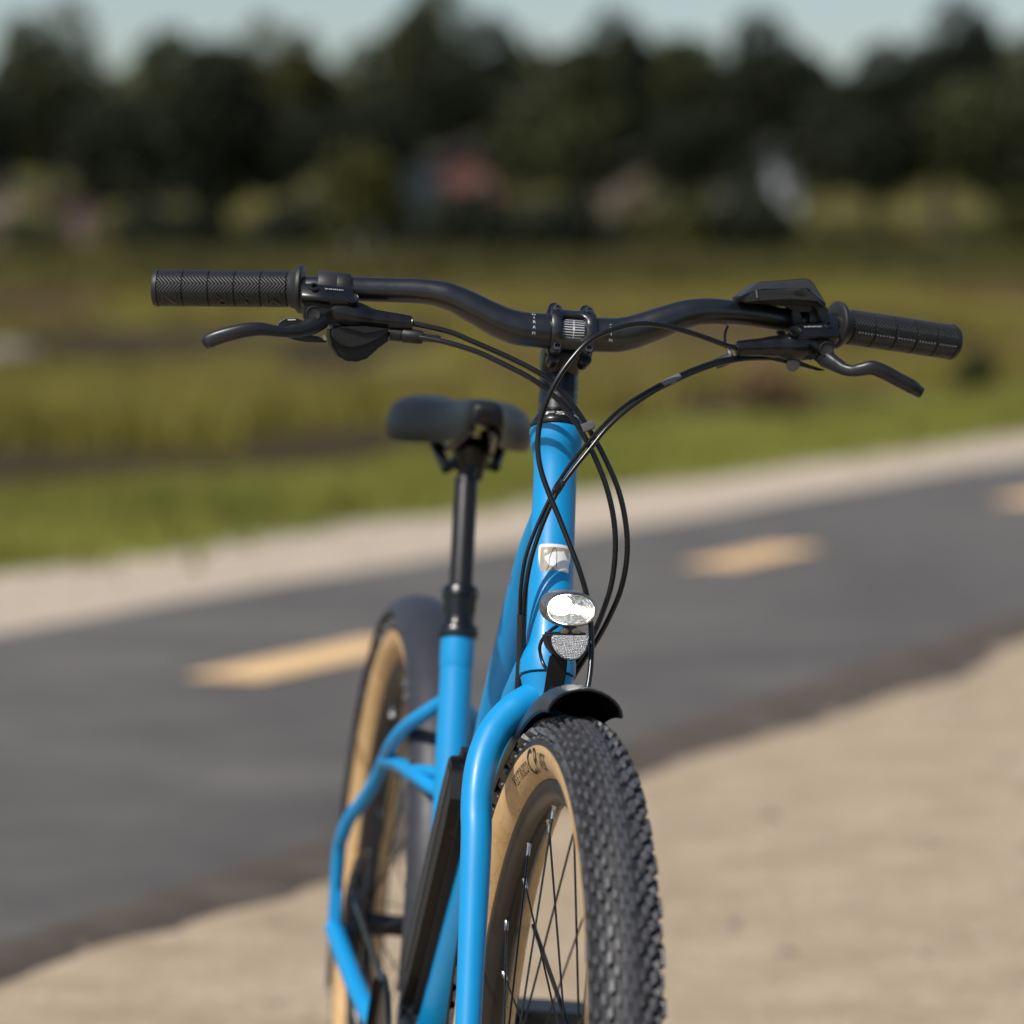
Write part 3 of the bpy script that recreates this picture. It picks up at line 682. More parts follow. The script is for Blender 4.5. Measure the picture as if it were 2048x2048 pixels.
# rear half of the clamp
n = 18; rings = []
for j in range(n+1):
    th = TILT+pi/2+.10+(pi-.2)*j/n; e = (BF*cos(th)+BUP*sin(th))
    rings.append([bc-btan*.0205+e*.0161, bc-btan*.0205+e*.0200, bc-btan*.0190+e*.0212, bc+btan*.0190+e*.0212, bc+btan*.0205+e*.0200, bc+btan*.0205+e*.0161])
stm.rings(rings)
for sx in (-1, 1):
    for sw in (-1, 1):
        th = TILT+sw*1.50; e = (BF*cos(th)+BUP*sin(th)); c = bc+btan*sx*.0148+e*.0235-(BF*cos(TILT)+BUP*sin(TILT))*.0005
        stm.lathe(c-(BF*cos(TILT)+BUP*sin(TILT))*.0215, (BF*cos(TILT)+BUP*sin(TILT)), [(0, .003), (.002, .0052), (.018, .0056), (.0190, .0050)], 20)
stem = S(stm.build('stem', M['black_paint'], bike, 40))
# faceplate: rounded plate with a window, bent round the bar
FW, FH = .0212, .0248
def sup(w, h, e, k, N=64):
    a = 2*pi*k/N; c, s_ = cos(a), sin(a); return w*math.copysign(abs(c)**e, c), h*math.copysign(abs(s_)**e, s_)
def outer(k):
    x, y = sup(FW, FH, .42, k); 
    x *= 1-.10*abs(sin(2*pi*k/64))**6; y *= 1-(.14 if y > 0 else .03)*math.exp(-(x/.007)**2)
    return x, y
loops = []
for sc_, r, inn in ((1.0, .0163, 0), (1.0, .0188, 0), (.965, .0204, 0), (.90, .0209, 0), (.5, .0211, .5), (1.09, .0208, 1), (1.0, .0198, 1), (1.0, .0161, 1)):
    ring = []
    for k_ in range(64):
        ox, oy = outer(k_); ix, iy = sup(.0116, .0128, .55, k_)
        if inn == 0: x, y = ox*sc_, oy*sc_
        elif inn == 1: x, y = ix*sc_, iy*sc_
        else: x, y = (ox*.9+ix*1.09)/2, (oy*.9+iy*1.09)/2
        ring.append(on_plate(x, y, r))
    loops.append(ring)
fp = MB().rings(loops, False, False, closed=True)
nF = BF*cos(TILT)+BUP*sin(TILT)
bolts = []
for sx in (-1, 1):
    for sw in (-1, 1):
        c = bc+btan*sx*.0146+(BUP*cos(TILT)-BF*sin(TILT))*sw*.0180
        fp.lathe(c-nF*.004, nF, [(0, .0046), (.010, .0050), (.0125, .0054), (.0138, .0050), (.0138, .0030)], 24)
        bolts.append(c+nF*.0102)
faceplate = fp.build('faceplate', M['black_alloy'], stem, 40)
for c in bolts:
    bo = MB().lathe(c-nF*.001, nF, [(0, .0036), (.0040, .0037), (.0046, .0034), (.0047, .0025), (.0012, .0024), (.0010, .0001)], 24, False).build('bolt', M['bolt'], stem, 40)


# ---- grips
def frame_mat(p0, p1):
    p0 = Vector(p0); x = (Vector(p1)-p0).normalized(); z = Vector((0, 0, 1)); z = (z-x*z.dot(x)).normalized(); y = z.cross(x)
    m_ = Matrix((x, y, z)).transposed().to_4x4(); m_.translation = p0; return m_
def grip(inner, outer_, letters):
    Mx = STEER @ frame_mat(inner, outer_); Lg = (Vector(outer_)-Vector(inner)).length
    prof = [(.004, .0150), (.0045, .0163)]; nseg = 5; a0, a1 = .0065, Lg-.0035
    for i in range(nseg):
        x0 = a0+(a1-a0)*i/nseg; x1 = a0+(a1-a0)*(i+1)/nseg
        prof += [(x0+.0007, .0152), (x0+.0012, .0165), (x1-.0005, .0165), (x1, .0152)]
    prof += [(a1+.0006, .0152)]
    g_ = MB().lathe((0, 0, 0), (1, 0, 0), prof, 56).build('grip', M['grip'], bike, 50); g_.matrix_local = Mx
    MB().lathe((0, 0, 0), (1, 0, 0), [(-.0070, .0118), (-.0072, .0160), (-.0066, .0210), (-.0056, .0222), (-.0030, .0224), (-.0018, .0216), (.0002, .0186), (.0055, .0164), (.0060, .0150)], 56).build('grip_flange', M['grip_plain'], g_, 40)
    MB().lathe((0, 0, 0), (1, 0, 0), [(Lg-.0034, .0155), (Lg-.0032, .0168), (Lg-.0008, .0168), (Lg+.0012, .0158), (Lg+.0018, .0130), (Lg+.0012, .0001)], 48, False).build('end_cap', M['grip_plain'], g_, 40)
    for i, ch in enumerate(letters):
        xc = a0+(a1-a0)*(i+.5)/nseg
        vs, fs = text_verts(ch, .0190)
        # letters stand upside down on the lower front of the grip
        r0, r1 = .0158, .0174; th0 = radians(-36)
        def fn(u, v, r):
            th = th0-v/.0165*1.0; return (xc+u*1.25*SGN, -SGF*cos(th)*r, sin(th)*r)
        SGN = 1; SGF = 1 if Mx.to_3x3().col[1].y < 0 else -1
        SGF = -SGF
        n_ = len(vs); mb = MB(); mb.add([fn(u, v, r1) for u, v in vs], fs)
        bm = bmesh.new(); me = mb.mesh('letter'); bm.from_mesh(me)
        ret = bmesh.ops.extrude_face_region(bm, geom=bm.faces[:]); cen = Vector((0, 0, 0))
        for e in ret['geom']:
            if isinstance(e, bmesh.types.BMVert): rr_ = sqrt(e.co.y**2+e.co.z**2); e.co.y *= r0/rr_; e.co.z *= r0/rr_
        bmesh.ops.recalc_face_normals(bm, faces=bm.faces); bm.to_mesh(me); bm.free()
        link('raised_letter', me, M['plastic_gloss'], g_, 0)
    return g_
# text_verts glyphs face out reading upside down: text is mirrored on purpose by the grip's own axis direction
grip((-0.2494,0.2700,1.0653), (-0.3734,0.3055,1.0536), 'MARIN')
grip((0.2564,0.2700,1.0828), (0.3751,0.3055,1.0787), '')

# ---- brake levers
def pivot_bolt(parent, c, n, r=.0048, name='pivot_bolt'):
    MB().lathe(V3(c)-V3(n)*.001, n, [(0, r*.86), (.0010, r*.86), (.0013, r*.78), (.0013, .0001)], 20, False).build(name, M['dark_steel'], parent, 40)
FUP = unit((0, -.75, .66))
def brake(side, P):
    b_ = MB(); 
    # long reservoir body on top of the lever housing
    a, c = V3(P['res0']), V3(P['res1']); b_.tube([a+(c-a)*-.02, a+(c-a)*.02, lerp(a, c, .5), c], [.0080, .0098, .0100, .0092], 28, up=tuple(FUP), rb=[.0055, .0068, .0070, .0066], sq=.55)
    # housing and master cylinder running inboard to the hose
    t = [V3(p) for p in P['cyl']]; Q, Rr = spline(t, 6, P['cylr']); b_.tube(Q, Rr, 24, up=(0, 0, 1))
    e = unit(t[-1]-t[-2])
    b_.prism(P['web'], (0, .014, 0), .002)
    body = S(b_.build('brake_lever', M['black_paint'], bike, 45))
    # end collar with rings
    c0 = t[-1]; prof = [(-.012, P['cylr'][-1]*1.0)]
    for q in range(4): prof += [(-.010+q*.0026, .0062), (-.0092+q*.0026, .0069), (-.0080+q*.0026, .0069), (-.0075+q*.0026, .0062)]
    prof += [(.0015, .0066), (.0025, .0055), (.0027, .0030)]
    MB().lathe(c0, e, prof, 28).build('hose_collar', M['black_alloy'], body, 40)
    MB().prism(P['bracket'], (0, .012, 0), .0012).build('pivot_bracket', M['plastic'], body, 30)
    pivot_bolt(body, V3(P['pivot'])+V3((0, .0002, -.0006)), (0, -1, .1), .0056)
    rg = MB().lathe(V3(P['pivot'])+V3((0, -.0008, 0)), (0, -1, .1), [(0, .0001), (.0001, .0058), (.0003, .0062), (.0012, .0066), (.0014, .0061), (.0004, .0056)], 24, False).build('bolt_recess', M['black_print'], body, 40)
    # clamp band and its bolt
    cb = V3(P['band']); d = unit(V3(P['band_dir']))
    w = P['bandw']
    MB().lathe(cb-d*w/2, d, [(0, .0112), (.0006, .0152), (.0018, .0160), (w-.0018, .0160), (w-.0006, .0152), (w, .0112)], 36).build('clamp_band', M['bracket'], body, 40)
    bo = MB().lathe(V3(P['bolt'])-FUP*.006, FUP, [(0, .0030), (.004, .0032), (.0042, .0046), (.0078, .0047), (.0086, .0040), (.0086, .0022), (.0060, .0020), (.0060, .0001)], 24, False).build('clamp_bolt', M['dark_steel'], body, 40)
    MB().lathe(V3(P['cap'])-FUP*.002, FUP, [(0, .0060), (.0035, .0060), (.0042, .0054), (.0040, .0050), (.0036, .0001)], 28, False).build('bleed_screw', M['black_paint'], body, 40)
    # lever blade
    Q, Rr = spline(P['blade'], 7, P['blader']); _, Rb = spline(P['blade'], 7, P['bladeb'])
    MB().tube(Q, Rb, 24, up=(0, 0, 1), rb=Rr, sq=.72).build('lever_blade', M['lever'], body, 45)
    return body
L = dict(res0=(-0.2480,0.2360,1.0611), res1=(-0.2023,0.2340,1.0615),
    cyl=[(-0.2320,0.2460,1.0501), (-0.2142,0.2400,1.0487), (-0.1973,0.2360,1.0465), (-0.1790,0.2340,1.0451), (-0.1621,0.2320,1.0452), (-0.1484,0.2310,1.0448)], cylr=[.010, .0135, .0125, .0090, .0077, .0070],
    web=[(-0.2477,0.2280,1.0564), (-0.2020,0.2280,1.0578), (-0.1877,0.2310,1.0495), (-0.1893,0.2310,1.0389), (-0.2260,0.2280,1.0352), (-0.2432,0.2280,1.0439)],
    bracket=[(-0.2465,0.2200,1.0510), (-0.2208,0.2200,1.0499), (-0.2290,0.2200,1.0434), (-0.2356,0.2200,1.0375), (-0.2453,0.2200,1.0388)], pivot=(-0.2376,0.2195,1.0448),
    band=(-0.2233,0.2630,1.0682), band_dir=(1, -.06, 0), bandw=.0185, bolt=(-0.2377,0.2320,1.0676), cap=(-0.2030,0.2280,1.0612),
    blade=[(-0.2278,0.2280,1.0402), (-0.2370,0.2220,1.0342), (-0.2491,0.2140,1.0284), (-0.2613,0.2070,1.0260), (-0.2734,0.2020,1.0259), (-0.2855,0.1980,1.0263), (-0.2984,0.1960,1.0241), (-0.3108,0.1960,1.0199), (-0.3218,0.1980,1.0154), (-0.3287,0.2000,1.0114), (-0.3316,0.2020,1.0080)],
    blader=[.0080, .0080, .0058, .0048, .0052, .0060, .0064, .0066, .0066, .0066, .0050], bladeb=[.006, .0065, .0060, .0060, .0062, .0065, .0068, .0068, .0068, .0066, .0050])
bl = brake(-1, L)
mp = lambda o, a, b_: (lambda u, v: o+a*u+b_*v)
tx = unit(V3((-0.2123,0.2360,1.0646))-V3((-0.2280,0.2360,1.0643)))
printed('SHIMANO', .0040, mp(V3((-0.2198,0.2350,1.0621))+V3((0, -.0052, .0060)), tx*.95, unit((0, .93, .36)))).build('lever_print', M['print'], bl, 0)
Rb_ = dict(res0=(0.2446,0.2360,1.0756), res1=(0.2063,0.2340,1.0711),
    cyl=[(0.2351,0.2460,1.0642), (0.2207,0.2400,1.0616), (0.2055,0.2360,1.0588), (0.1894,0.2340,1.0573), (0.1708,0.2320,1.0548), (0.1544,0.2310,1.0523)], cylr=[.010, .0135, .0130, .0100, .0080, .0072],
    web=[(0.2432,0.2280,1.0704), (0.2038,0.2280,1.0691), (0.1922,0.2310,1.0614), (0.1960,0.2310,1.0503), (0.2245,0.2280,1.0480), (0.2423,0.2280,1.0601)],
    bracket=[(0.2396,0.2200,1.0653), (0.2180,0.2200,1.0629), (0.2261,0.2200,1.0573), (0.2339,0.2200,1.0520), (0.2418,0.2200,1.0548)], pivot=(0.2331,0.2195,1.0596),
    band=(0.2276,0.2630,1.0845), band_dir=(1, .06, .0), bandw=.0145, bolt=(0.2365,0.2340,1.0812), cap=(0.2043,0.2280,1.0722),
    blade=[(0.2305,0.2380,1.0523), (0.2358,0.2240,1.0503), (0.2429,0.2140,1.0461), (0.2487,0.2070,1.0430), (0.2554,0.2020,1.0421), (0.2627,0.1980,1.0442), (0.2717,0.1960,1.0467), (0.2825,0.1960,1.0442), (0.2954,0.1980,1.0393), (0.3097,0.2000,1.0340), (0.3210,0.2030,1.0287)],
    blader=[.0040, .0080, .0066, .0056, .0052, .0060, .0068, .0068, .0066, .0066, .0052], bladeb=[.006, .0065, .0060, .0060, .0062, .0065, .0068, .0068, .0068, .0066, .0050])
br = brake(1, Rb_)
tx = unit(V3((0.2286,0.2360,1.0776))-V3((0.2142,0.2360,1.0759)))
printed('SHIMANO', .0040, mp(V3((0.2211,0.2350,1.0733))+V3((0, -.0052, .0056)), tx*.95, unit((0, .93, .36)))).build('lever_print', M['print'], br, 0)
# small plate behind the left blade
pl = S(MB().prism([(-0.2677,0.2220,1.0279), (-0.2675,0.2220,1.0324), (-0.2628,0.2220,1.0371), (-0.2512,0.2220,1.0393), (-0.2425,0.2220,1.0362), (-0.2445,0.2220,1.0302)], (0, .012, 0), .0012).build('reach_adjuster', M['plastic_gloss'], bike, 30))
MB().prism([(-0.2596,0.2215,1.0374), (-0.2525,0.2215,1.0383), (-0.2524,0.2215,1.0373), (-0.2595,0.2215,1.0364)], (0, .0002, 0)).build('adjuster_print', M['print'], pl, 0)
# underside hardware of the left lever and right lever
S(MB().prism([(-0.2597,0.2240,1.0213), (-0.2452,0.2240,1.0262), (-0.2280,0.2240,1.0247), (-0.2204,0.2240,1.0202), (-0.2444,0.2240,1.0186)], (0, .016, 0), .002).build('lever_linkage', M['plastic_gloss'], bike, 30))
S(MB().prism([(-0.2269,0.2235,1.0261), (-0.2251,0.2235,1.0272), (-0.2224,0.2235,1.0224), (-0.2259,0.2235,1.0218)], (0, .004, 0), .0006).build('link_pin', M['chrome'], bike, 30))
uh = S(MB().prism([(0.1787,0.2400,1.0471), (0.2088,0.2400,1.0488), (0.2225,0.2400,1.0444), (0.2408,0.2400,1.0404), (0.2337,0.2400,1.0391), (0.2149,0.2400,1.0417), (0.2042,0.2400,1.0426), (0.1855,0.2400,1.0450)], (0, .018, 0), .0018).build('switch_underside', M['plastic_gloss'], bike, 30))
MB().lathe((0.2077,0.2380,1.0430), (0, -1, -.3), [(0, .0062), (.003, .0062), (.004, .0045), (.004, .0001)], 24, False).build('button', M['grey_plastic'], uh, 40)

# ---- shifter
sh = MB()
body = [(-0.2203,0.2320,1.0355), (-0.1970,0.2320,1.0386), (-0.1661,0.2320,1.0386), (-0.1635,0.2320,1.0294), (-0.1693,0.2320,1.0241), (-0.1765,0.2320,1.0179), (-0.1805,0.2320,1.0117), (-0.1873,0.2320,1.0069), (-0.1969,0.2320,1.0047), (-0.2063,0.2320,1.0064), (-0.2135,0.2320,1.0123), (-0.2184,0.2320,1.0223)]
cen = V3((-0.1930,0.2320,1.0241))
front = [lerp(p, cen, .10)+V3((0, -.006, 0)) for p in body]
face = [(-0.2178,0.2215,1.0262), (-0.2123,0.2215,1.0211), (-0.2061,0.2215,1.0181), (-0.1989,0.2215,1.0180), (-0.1887,0.2215,1.0213), (-0.1763,0.2215,1.0283), (-0.1679,0.2215,1.0359), (-0.1680,0.2215,1.0377), (-0.1903,0.2215,1.0368), (-0.2098,0.2215,1.0356), (-0.2184,0.2215,1.0328)]
sh.prism(body, (0, .030, 0), .003, 3)
sh.prism(face, (0, .014, 0), .0014, 2)
shifter = S(sh.build('shifter', M['plastic'], bike, 30))
MB().prism([(-0.2142,0.2190,1.0351), (-0.2060,0.2190,1.0341), (-0.1894,0.2190,1.0312), (-0.1734,0.2190,1.0359), (-0.1677,0.2190,1.0380), (-0.1907,0.2190,1.0383)], (0, .010, 0), .0008).build('top_facet', M['plastic'], shifter, 30)
ar = [(-.4, -.4), (-.1, -.75), (.0, -.45), (.55, -.75), (.62, -.6), (.12, -.28), (.3, .1), (.2, .2), (-.05, -.15), (-.3, .25), (-.15, .45), (-.6, .62), (-.62, .0), (-.45, .1)]
o_ = V3((-0.2086,0.2212,1.0228)); MB().add([o_+V3((x*.0055, 0, z*.0055)) for x, z in ar], [tuple(range(len(ar)))]).build('arrow_mark', M['plastic_gloss'], shifter, 0)
d_ = unit((1, -.05, -.02)); MB().lathe(V3((-0.2099,0.2620,1.0690))-d_*.006, d_, [(0, .0112), (.0005, .0146), (.0015, .0152), (.0125, .0152), (.0135, .0146), (.014, .0112)], 36).build('shifter_clamp_band', M['plastic'], shifter, 40)
e_ = unit(V3((-0.1404,0.2280,1.0334))-V3((-0.1649,0.2320,1.0337)))
MB().lathe((-0.1655,0.2330,1.0337), e_, [(0, .0062), (.010, .0060), (.0102, .0052), (.012, .0066), (.026, .0064), (.030, .0056), (.0305, .0036), (.044, .0036), (.046, .0028)], 20).build('barrel_adjuster', M['plastic'], shifter, 40)

# ---- display
dt = [(0.1500,0.2360,1.0991), (0.1577,0.2380,1.1072), (0.1683,0.2400,1.1143), (0.1909,0.2400,1.1185), (0.2142,0.2400,1.1226), (0.2198,0.2390,1.1196), (0.2267,0.2370,1.1100), (0.2343,0.2360,1.1005), (0.2334,0.2360,1.0969), (0.2279,0.2360,1.0983), (0.2247,0.2360,1.1018), (0.2149,0.2340,1.1021), (0.2080,0.2360,1.0976), (0.1832,0.2360,1.0948), (0.1587,0.2360,1.0936), (0.1541,0.2360,1.0942)]
low = [(0.1480,0.2280,1.0982), (0.1597,0.2240,1.1053), (0.1683,0.2220,1.1079), (0.1926,0.2220,1.1111), (0.2108,0.2220,1.1129), (0.2191,0.2240,1.1077), (0.2316,0.2300,1.0992), (0.2316,0.2320,1.0967), (0.2232,0.2300,1.1015), (0.2124,0.2240,1.1022), (0.1940,0.2230,1.1006), (0.1707,0.2230,1.0977), (0.1559,0.2280,1.0942)]
db = MB()
# shell: front band, then back wedge rising towards the rider
cD = np.mean([V3(p) for p in low], axis=0)
db.prism(low, (0, .020, .0), .0018, 3)
topo = [(0.1516,0.2405,1.0993), (0.1684,0.2405,1.1143), (0.2143,0.2405,1.1226), (0.2199,0.2405,1.1196), (0.2349,0.2405,1.1005), (0.2344,0.2405,1.0977), (0.2090,0.2405,1.0979), (0.1596,0.2405,1.0942)]
db.prism(topo, (0, .034, -.002), .003, 3)
db.prism([(0.1484,0.2245,1.0988), (0.1680,0.2385,1.1134), (0.2139,0.2385,1.1215), (0.2198,0.2385,1.1185), (0.2321,0.2320,1.0998), (0.2190,0.2260,1.1071), (0.2114,0.2240,1.1121), (0.1689,0.2240,1.1072)], (0, .018, 0), .0010)
disp = S(db.build('display', M['bracket'], bike, 25))
MB().prism([V3((0.1810,0.2738,1.1121)), V3((0.2215,0.2738,1.1184)), V3((0.2243,0.2738,1.1055)), V3((0.1849,0.2738,1.1002))], (0, .002, 0), .0004).build('screen', M['screen'], disp, 30)
MB().tube([(0.1631,0.2222,1.1065), (0.1651,0.2222,1.0997)], .0009, 8).build('shell_seam', M['grey_plastic'], disp)
MB().prism([(0.1983,0.2225,1.1105), (0.2084,0.2225,1.1123), (0.2084,0.2225,1.1072), (0.2001,0.2225,1.1058)], (0, .003, 0), .0009).build('port_cover', M['plastic_gloss'], disp, 30)
MB().prism([(0.1799,0.2500,1.0949), (0.2112,0.2500,1.0991), (0.2189,0.2500,1.1012), (0.2272,0.2500,1.0982), (0.2251,0.2500,1.0925), (0.2068,0.2500,1.0907), (0.2011,0.2500,1.0947), (0.1892,0.2500,1.0943)], (0, .022, 0), .0015).build('display_bracket', M['plastic_gloss'], disp, 30)
MB().prism([(0.2028,0.2400,1.0911), (0.2107,0.2400,1.0909), (0.2143,0.2400,1.0792), (0.2111,0.2400,1.0768), (0.2064,0.2400,1.0789)], (0, .006, 0), .0010).build('bracket_arm', M['bracket'], disp, 30)
MB().lathe((0.2094,0.2399,1.0833), (0, -1, 0), [(0, .0040), (.0002, .0040)], 18).build('bracket_slot', M['black_print'], disp, 30)
MB().prism([(0.2240,0.2400,1.0984), (0.2366,0.2400,1.0979), (0.2370,0.2400,1.0851), (0.2310,0.2400,1.0838)], (0, .010, 0), .0012).build('bracket_hook', M['bracket'], disp, 30)
MB().prism([(0.1958,0.2620,1.0719), (0.2061,0.2620,1.0740), (0.2017,0.2620,1.0663), (0.1996,0.2620,1.0666)], (0, .010, 0), .0012).build('switch_tab', M['plastic'], disp, 30)

# ---- cables and hoses
def cable(name, pts, r=.0025, m='cable', parent=None, n=7):
    o = MB().tube(spline(pts, n), r, 12).build(name, M[m], parent or bike, 60)
    return o if parent else S(o)
cable('brake_hose', [(0.1558,0.2310,1.0522), (0.1460,0.2260,1.0531), (0.1339,0.2150,1.0550), (0.1054,0.2000,1.0610), (0.0756,0.1880,1.0654), (0.0497,0.1800,1.0648), (0.0248,0.1720,1.0571), (0.0041,0.1660,1.0452), (-0.0119,0.1620,1.0258), (-0.0236,0.1600,1.0053), (-0.0310,0.1600,0.9843), (-0.0340,0.1610,0.9637), (-0.0331,0.1600,0.9440), (-0.0284,0.1560,0.9248), (-0.0198,0.1500,0.9051), (-0.0104,0.1430,0.8857), (-0.0006,0.1350,0.8645), (0.0086,0.1300,0.8450), (0.0169,0.1300,0.8255), (0.0232,0.1320,0.8047), (0.0260,0.1280,0.7841), (0.0258,0.1180,0.7638), (0.0235,0.1080,0.7449), (0.0191,0.1000,0.7276)])
cable('brake_hose', [(-0.1490,0.2310,1.0449), (-0.1348,0.2280,1.0437), (-0.1121,0.2240,1.0404), (-0.0881,0.2180,1.0329), (-0.0615,0.2120,1.0241), (-0.0373,0.2060,1.0147), (-0.0199,0.2030,1.0055), (-0.0018,0.2000,0.9897), (0.0155,0.1980,0.9694), (0.0339,0.1960,0.9430), (0.0496,0.1940,0.9144), (0.0594,0.1930,0.8842), (0.0633,0.1930,0.8558), (0.0614,0.1950,0.8266), (0.0547,0.1980,0.8018), (0.0463,0.2030,0.7789), (0.0386,0.2120,0.7605), (0.0324,0.2220,0.7435), (0.0275,0.2360,0.7251)])
cable('shift_cable', [(-0.1433,0.2260,1.0334), (-0.1313,0.2220,1.0328), (-0.1123,0.2160,1.0305), (-0.0885,0.2100,1.0253), (-0.0645,0.2040,1.0168), (-0.0403,0.1980,1.0070), (-0.0227,0.1960,0.9968), (-0.0072,0.1940,0.9841), (0.0073,0.1920,0.9674), (0.0229,0.1900,0.9442), (0.0370,0.1880,0.9169), (0.0466,0.1870,0.8882), (0.0510,0.1870,0.8599), (0.0510,0.1890,0.8310), (0.0468,0.1920,0.8064), (0.0410,0.1980,0.7837), (0.0350,0.2080,0.7644), (0.0282,0.2200,0.7472), (0.0221,0.2360,0.7295)])
w1 = [(0.2065,0.2460,1.0476), (0.1808,0.2420,1.0456), (0.1598,0.2360,1.0426), (0.1335,0.2260,1.0354), (0.1027,0.2140,1.0216), (0.0749,0.2020,1.0062), (0.0506,0.1930,0.9878), (0.0319,0.1870,0.9690), (0.0173,0.1830,0.9487), (0.0033,0.1800,0.9285), (-0.0081,0.1780,0.9094), (-0.0157,0.1760,0.8903), (-0.0221,0.1760,0.8683), (-0.0265,0.1780,0.8440), (-0.0280,0.1800,0.8199), (-0.0272,0.1820,0.7959), (-0.0250,0.1860,0.7719), (-0.0225,0.1920,0.7476), (-0.0202,0.2020,0.7227)]
w2 = [(0.2083,0.2500,1.0491), (0.1815,0.2460,1.0475), (0.1604,0.2400,1.0451), (0.1340,0.2300,1.0383), (0.1032,0.2180,1.0249), (0.0753,0.2060,1.0095), (0.0486,0.1970,0.9908), (0.0293,0.1900,0.9715), (0.0133,0.1860,0.9506), (-0.0011,0.1830,0.9293), (-0.0106,0.1810,0.9109), (-0.0179,0.1790,0.8932), (-0.0256,0.1790,0.8702), (-0.0310,0.1810,0.8457), (-0.0319,0.1830,0.8202), (-0.0300,0.1850,0.7954), (-0.0271,0.1880,0.7715), (-0.0241,0.1940,0.7472), (-0.0213,0.2040,0.7224)]
cable('display_wire', w1, .0021); cable('display_wire', w2, .0018)
def sleeve(a, b_, r, m, name='cable_sleeve', flat=None):
    P_ = [V3(a), lerp(a, b_, .5), V3(b_)]; return S(MB().tube(P_, [r*.94, r, r*.94], 16, rb=flat).build(name, M[m], bike, 50))
mid = lambda i, j, t=.5: lerp(lerp(w1[i], w1[j], t), lerp(w2[i], w2[j], t), .5)
sleeve(mid(4, 5, .15), mid(4, 5, .75), .0040, 'grey_plastic'); sleeve(mid(9, 10, .55), mid(10, 11, .1), .0043, 'heatshrink')
S(MB().tube(spline([lerp(w1[i], w2[i], .5) for i in (15, 16, 17, 18)], 5), .0042, 14).build('cable_sleeve', M['heatshrink'], bike, 50))
sleeve((0.1381,0.2460,1.0359), (0.1516,0.2460,1.0430), .0052, 'heatshrink', 'cable_bracket')
S(MB().box((0.0152,0.1935,0.9686), (.0135, .0085, .0075), .0012, Matrix.Rotation(radians(-28), 3, 'Y')).build('cable_clip', M['grey_plastic'], bike, 30))
cable('clip_wire', [(0.1491,0.2620,1.0721), (0.1476,0.2620,1.0668), (0.1470,0.2600,1.0604), (0.1485,0.2560,1.0528), (0.1518,0.2500,1.0466), (0.1521,0.2460,1.0437)], .0013)
sleeve((0.1489,0.2460,1.0492), (0.1518,0.2440,1.0439), .0022, 'chrome', 'wire_clip')

# ---- headlight and reflector on their bracket
lc = V3((0.0031,0.1180,0.8087)); LF = unit((.10, -1, -.03)); LX = unit(np.cross(LF, V3((0, 0, 1)))); LX = LX if LX[0] > 0 else -LX; LZ = unit(np.cross(LX, LF)); LZ = LZ if LZ[2] > 0 else -LZ
def ell(rx, rz, d, n=48, e=.86, cx=0, cz=0): return [lc+LX*(cx+rx*math.copysign(abs(cos(a))**e, cos(a)))+LZ*(cz+rz*math.copysign(abs(sin(a))**e, sin(a)))-LF*d for a in np.linspace(0, 2*pi, n, endpoint=False)]
hsing = MB().rings([ell(.0215, .0135, .000), ell(.0236, .0152, .0005), ell(.0243, .0160, .003), ell(.0243, .0160, .014), ell(.0225, .0150, .024), ell(.0170, .0120, .032), ell(.008, .006, .036)], False, True)
hsing.rings([ell(.0236, .0152, .0005), ell(.0215, .0135, .0), ell(.0208, .0128, .003), ell(.0200, .0122, .004)], False, False)
lamp = S(hsing.build('headlight', mat('lamp_housing', (.10, .10, .105), .22, spec=.6), bike, 40))
MB().rings([ell(.0205, .0126, .0045), ell(.0165, .0102, .008), ell(.0105, .0068, .013), ell(.004, .003, .016)], False, True).build('lamp_reflector', M['mirror'], lamp, 60)
MB().rings([ell(.0098, .0076, .0066, cx=-.0075, cz=.0018), ell(.0092, .0070, .0055, cx=-.0075, cz=.0018), ell(.004, .003, .0045, cx=-.0075, cz=.0018)], False, True).build('led', M['led'], lamp, 60)
MB().rings([ell(.0208, .0129, .0025), ell(.0204, .0126, .0000), ell(.0185, .0112, -.0022), ell(.012, .0075, -.0040), ell(.004, .0025, -.0046)], True, True).build('lens', M['lens'], lamp, 60)
MB().rings([ell(.0232, .0149, .0000), ell(.0226, .0144, -.0012), ell(.0214, .0135, -.0012), ell(.0207, .0129, .0005)], False, False).build('lens_rim', M['chrome'], lamp, 60)
rf0 = [(-0.0127,0.1120,0.7851), (0.0204,0.1120,0.7878), (0.0208,0.1120,0.7804), (0.0184,0.1120,0.7728), (0.0133,0.1120,0.7662), (0.0067,0.1120,0.7646), (-0.0000,0.1120,0.7655), (-0.0072,0.1120,0.7706), (-0.0115,0.1120,0.7776)]
rc = np.mean([V3(p) for p in rf0], axis=0)
hold = [rc+(V3(p)-rc)*1.13+V3((-.0012, .003, 0)) for p in rf0]
refl = S(MB().prism(hold, (-.003, .014, 0), .0022, 3).build('reflector_housing', M['plastic'], bike, 30))
MB().prism(rf0, (0, .005, 0), .0012).build('reflector_lens', M['reflector'], refl, 30)
for tb in ([(-0.0051,0.1125,0.7917), (0.0013,0.1125,0.7923), (0.0028,0.1125,0.7877), (-0.0059,0.1125,0.7873)], [(0.0054,0.1125,0.7927), (0.0125,0.1125,0.7933), (0.0140,0.1125,0.7887), (0.0046,0.1125,0.7882)]):
    MB().prism(tb, (0, .006, 0), .0012).build('mount_tab', M['chrome'], refl, 30)
MB().prism([(-0.0012,0.1180,0.7953), (0.0096,0.1180,0.7962), (0.0110,0.1180,0.7865), (-0.0002,0.1180,0.7855)], (0, .010, 0), .001).build('lamp_mount', M['plastic'], refl, 30)
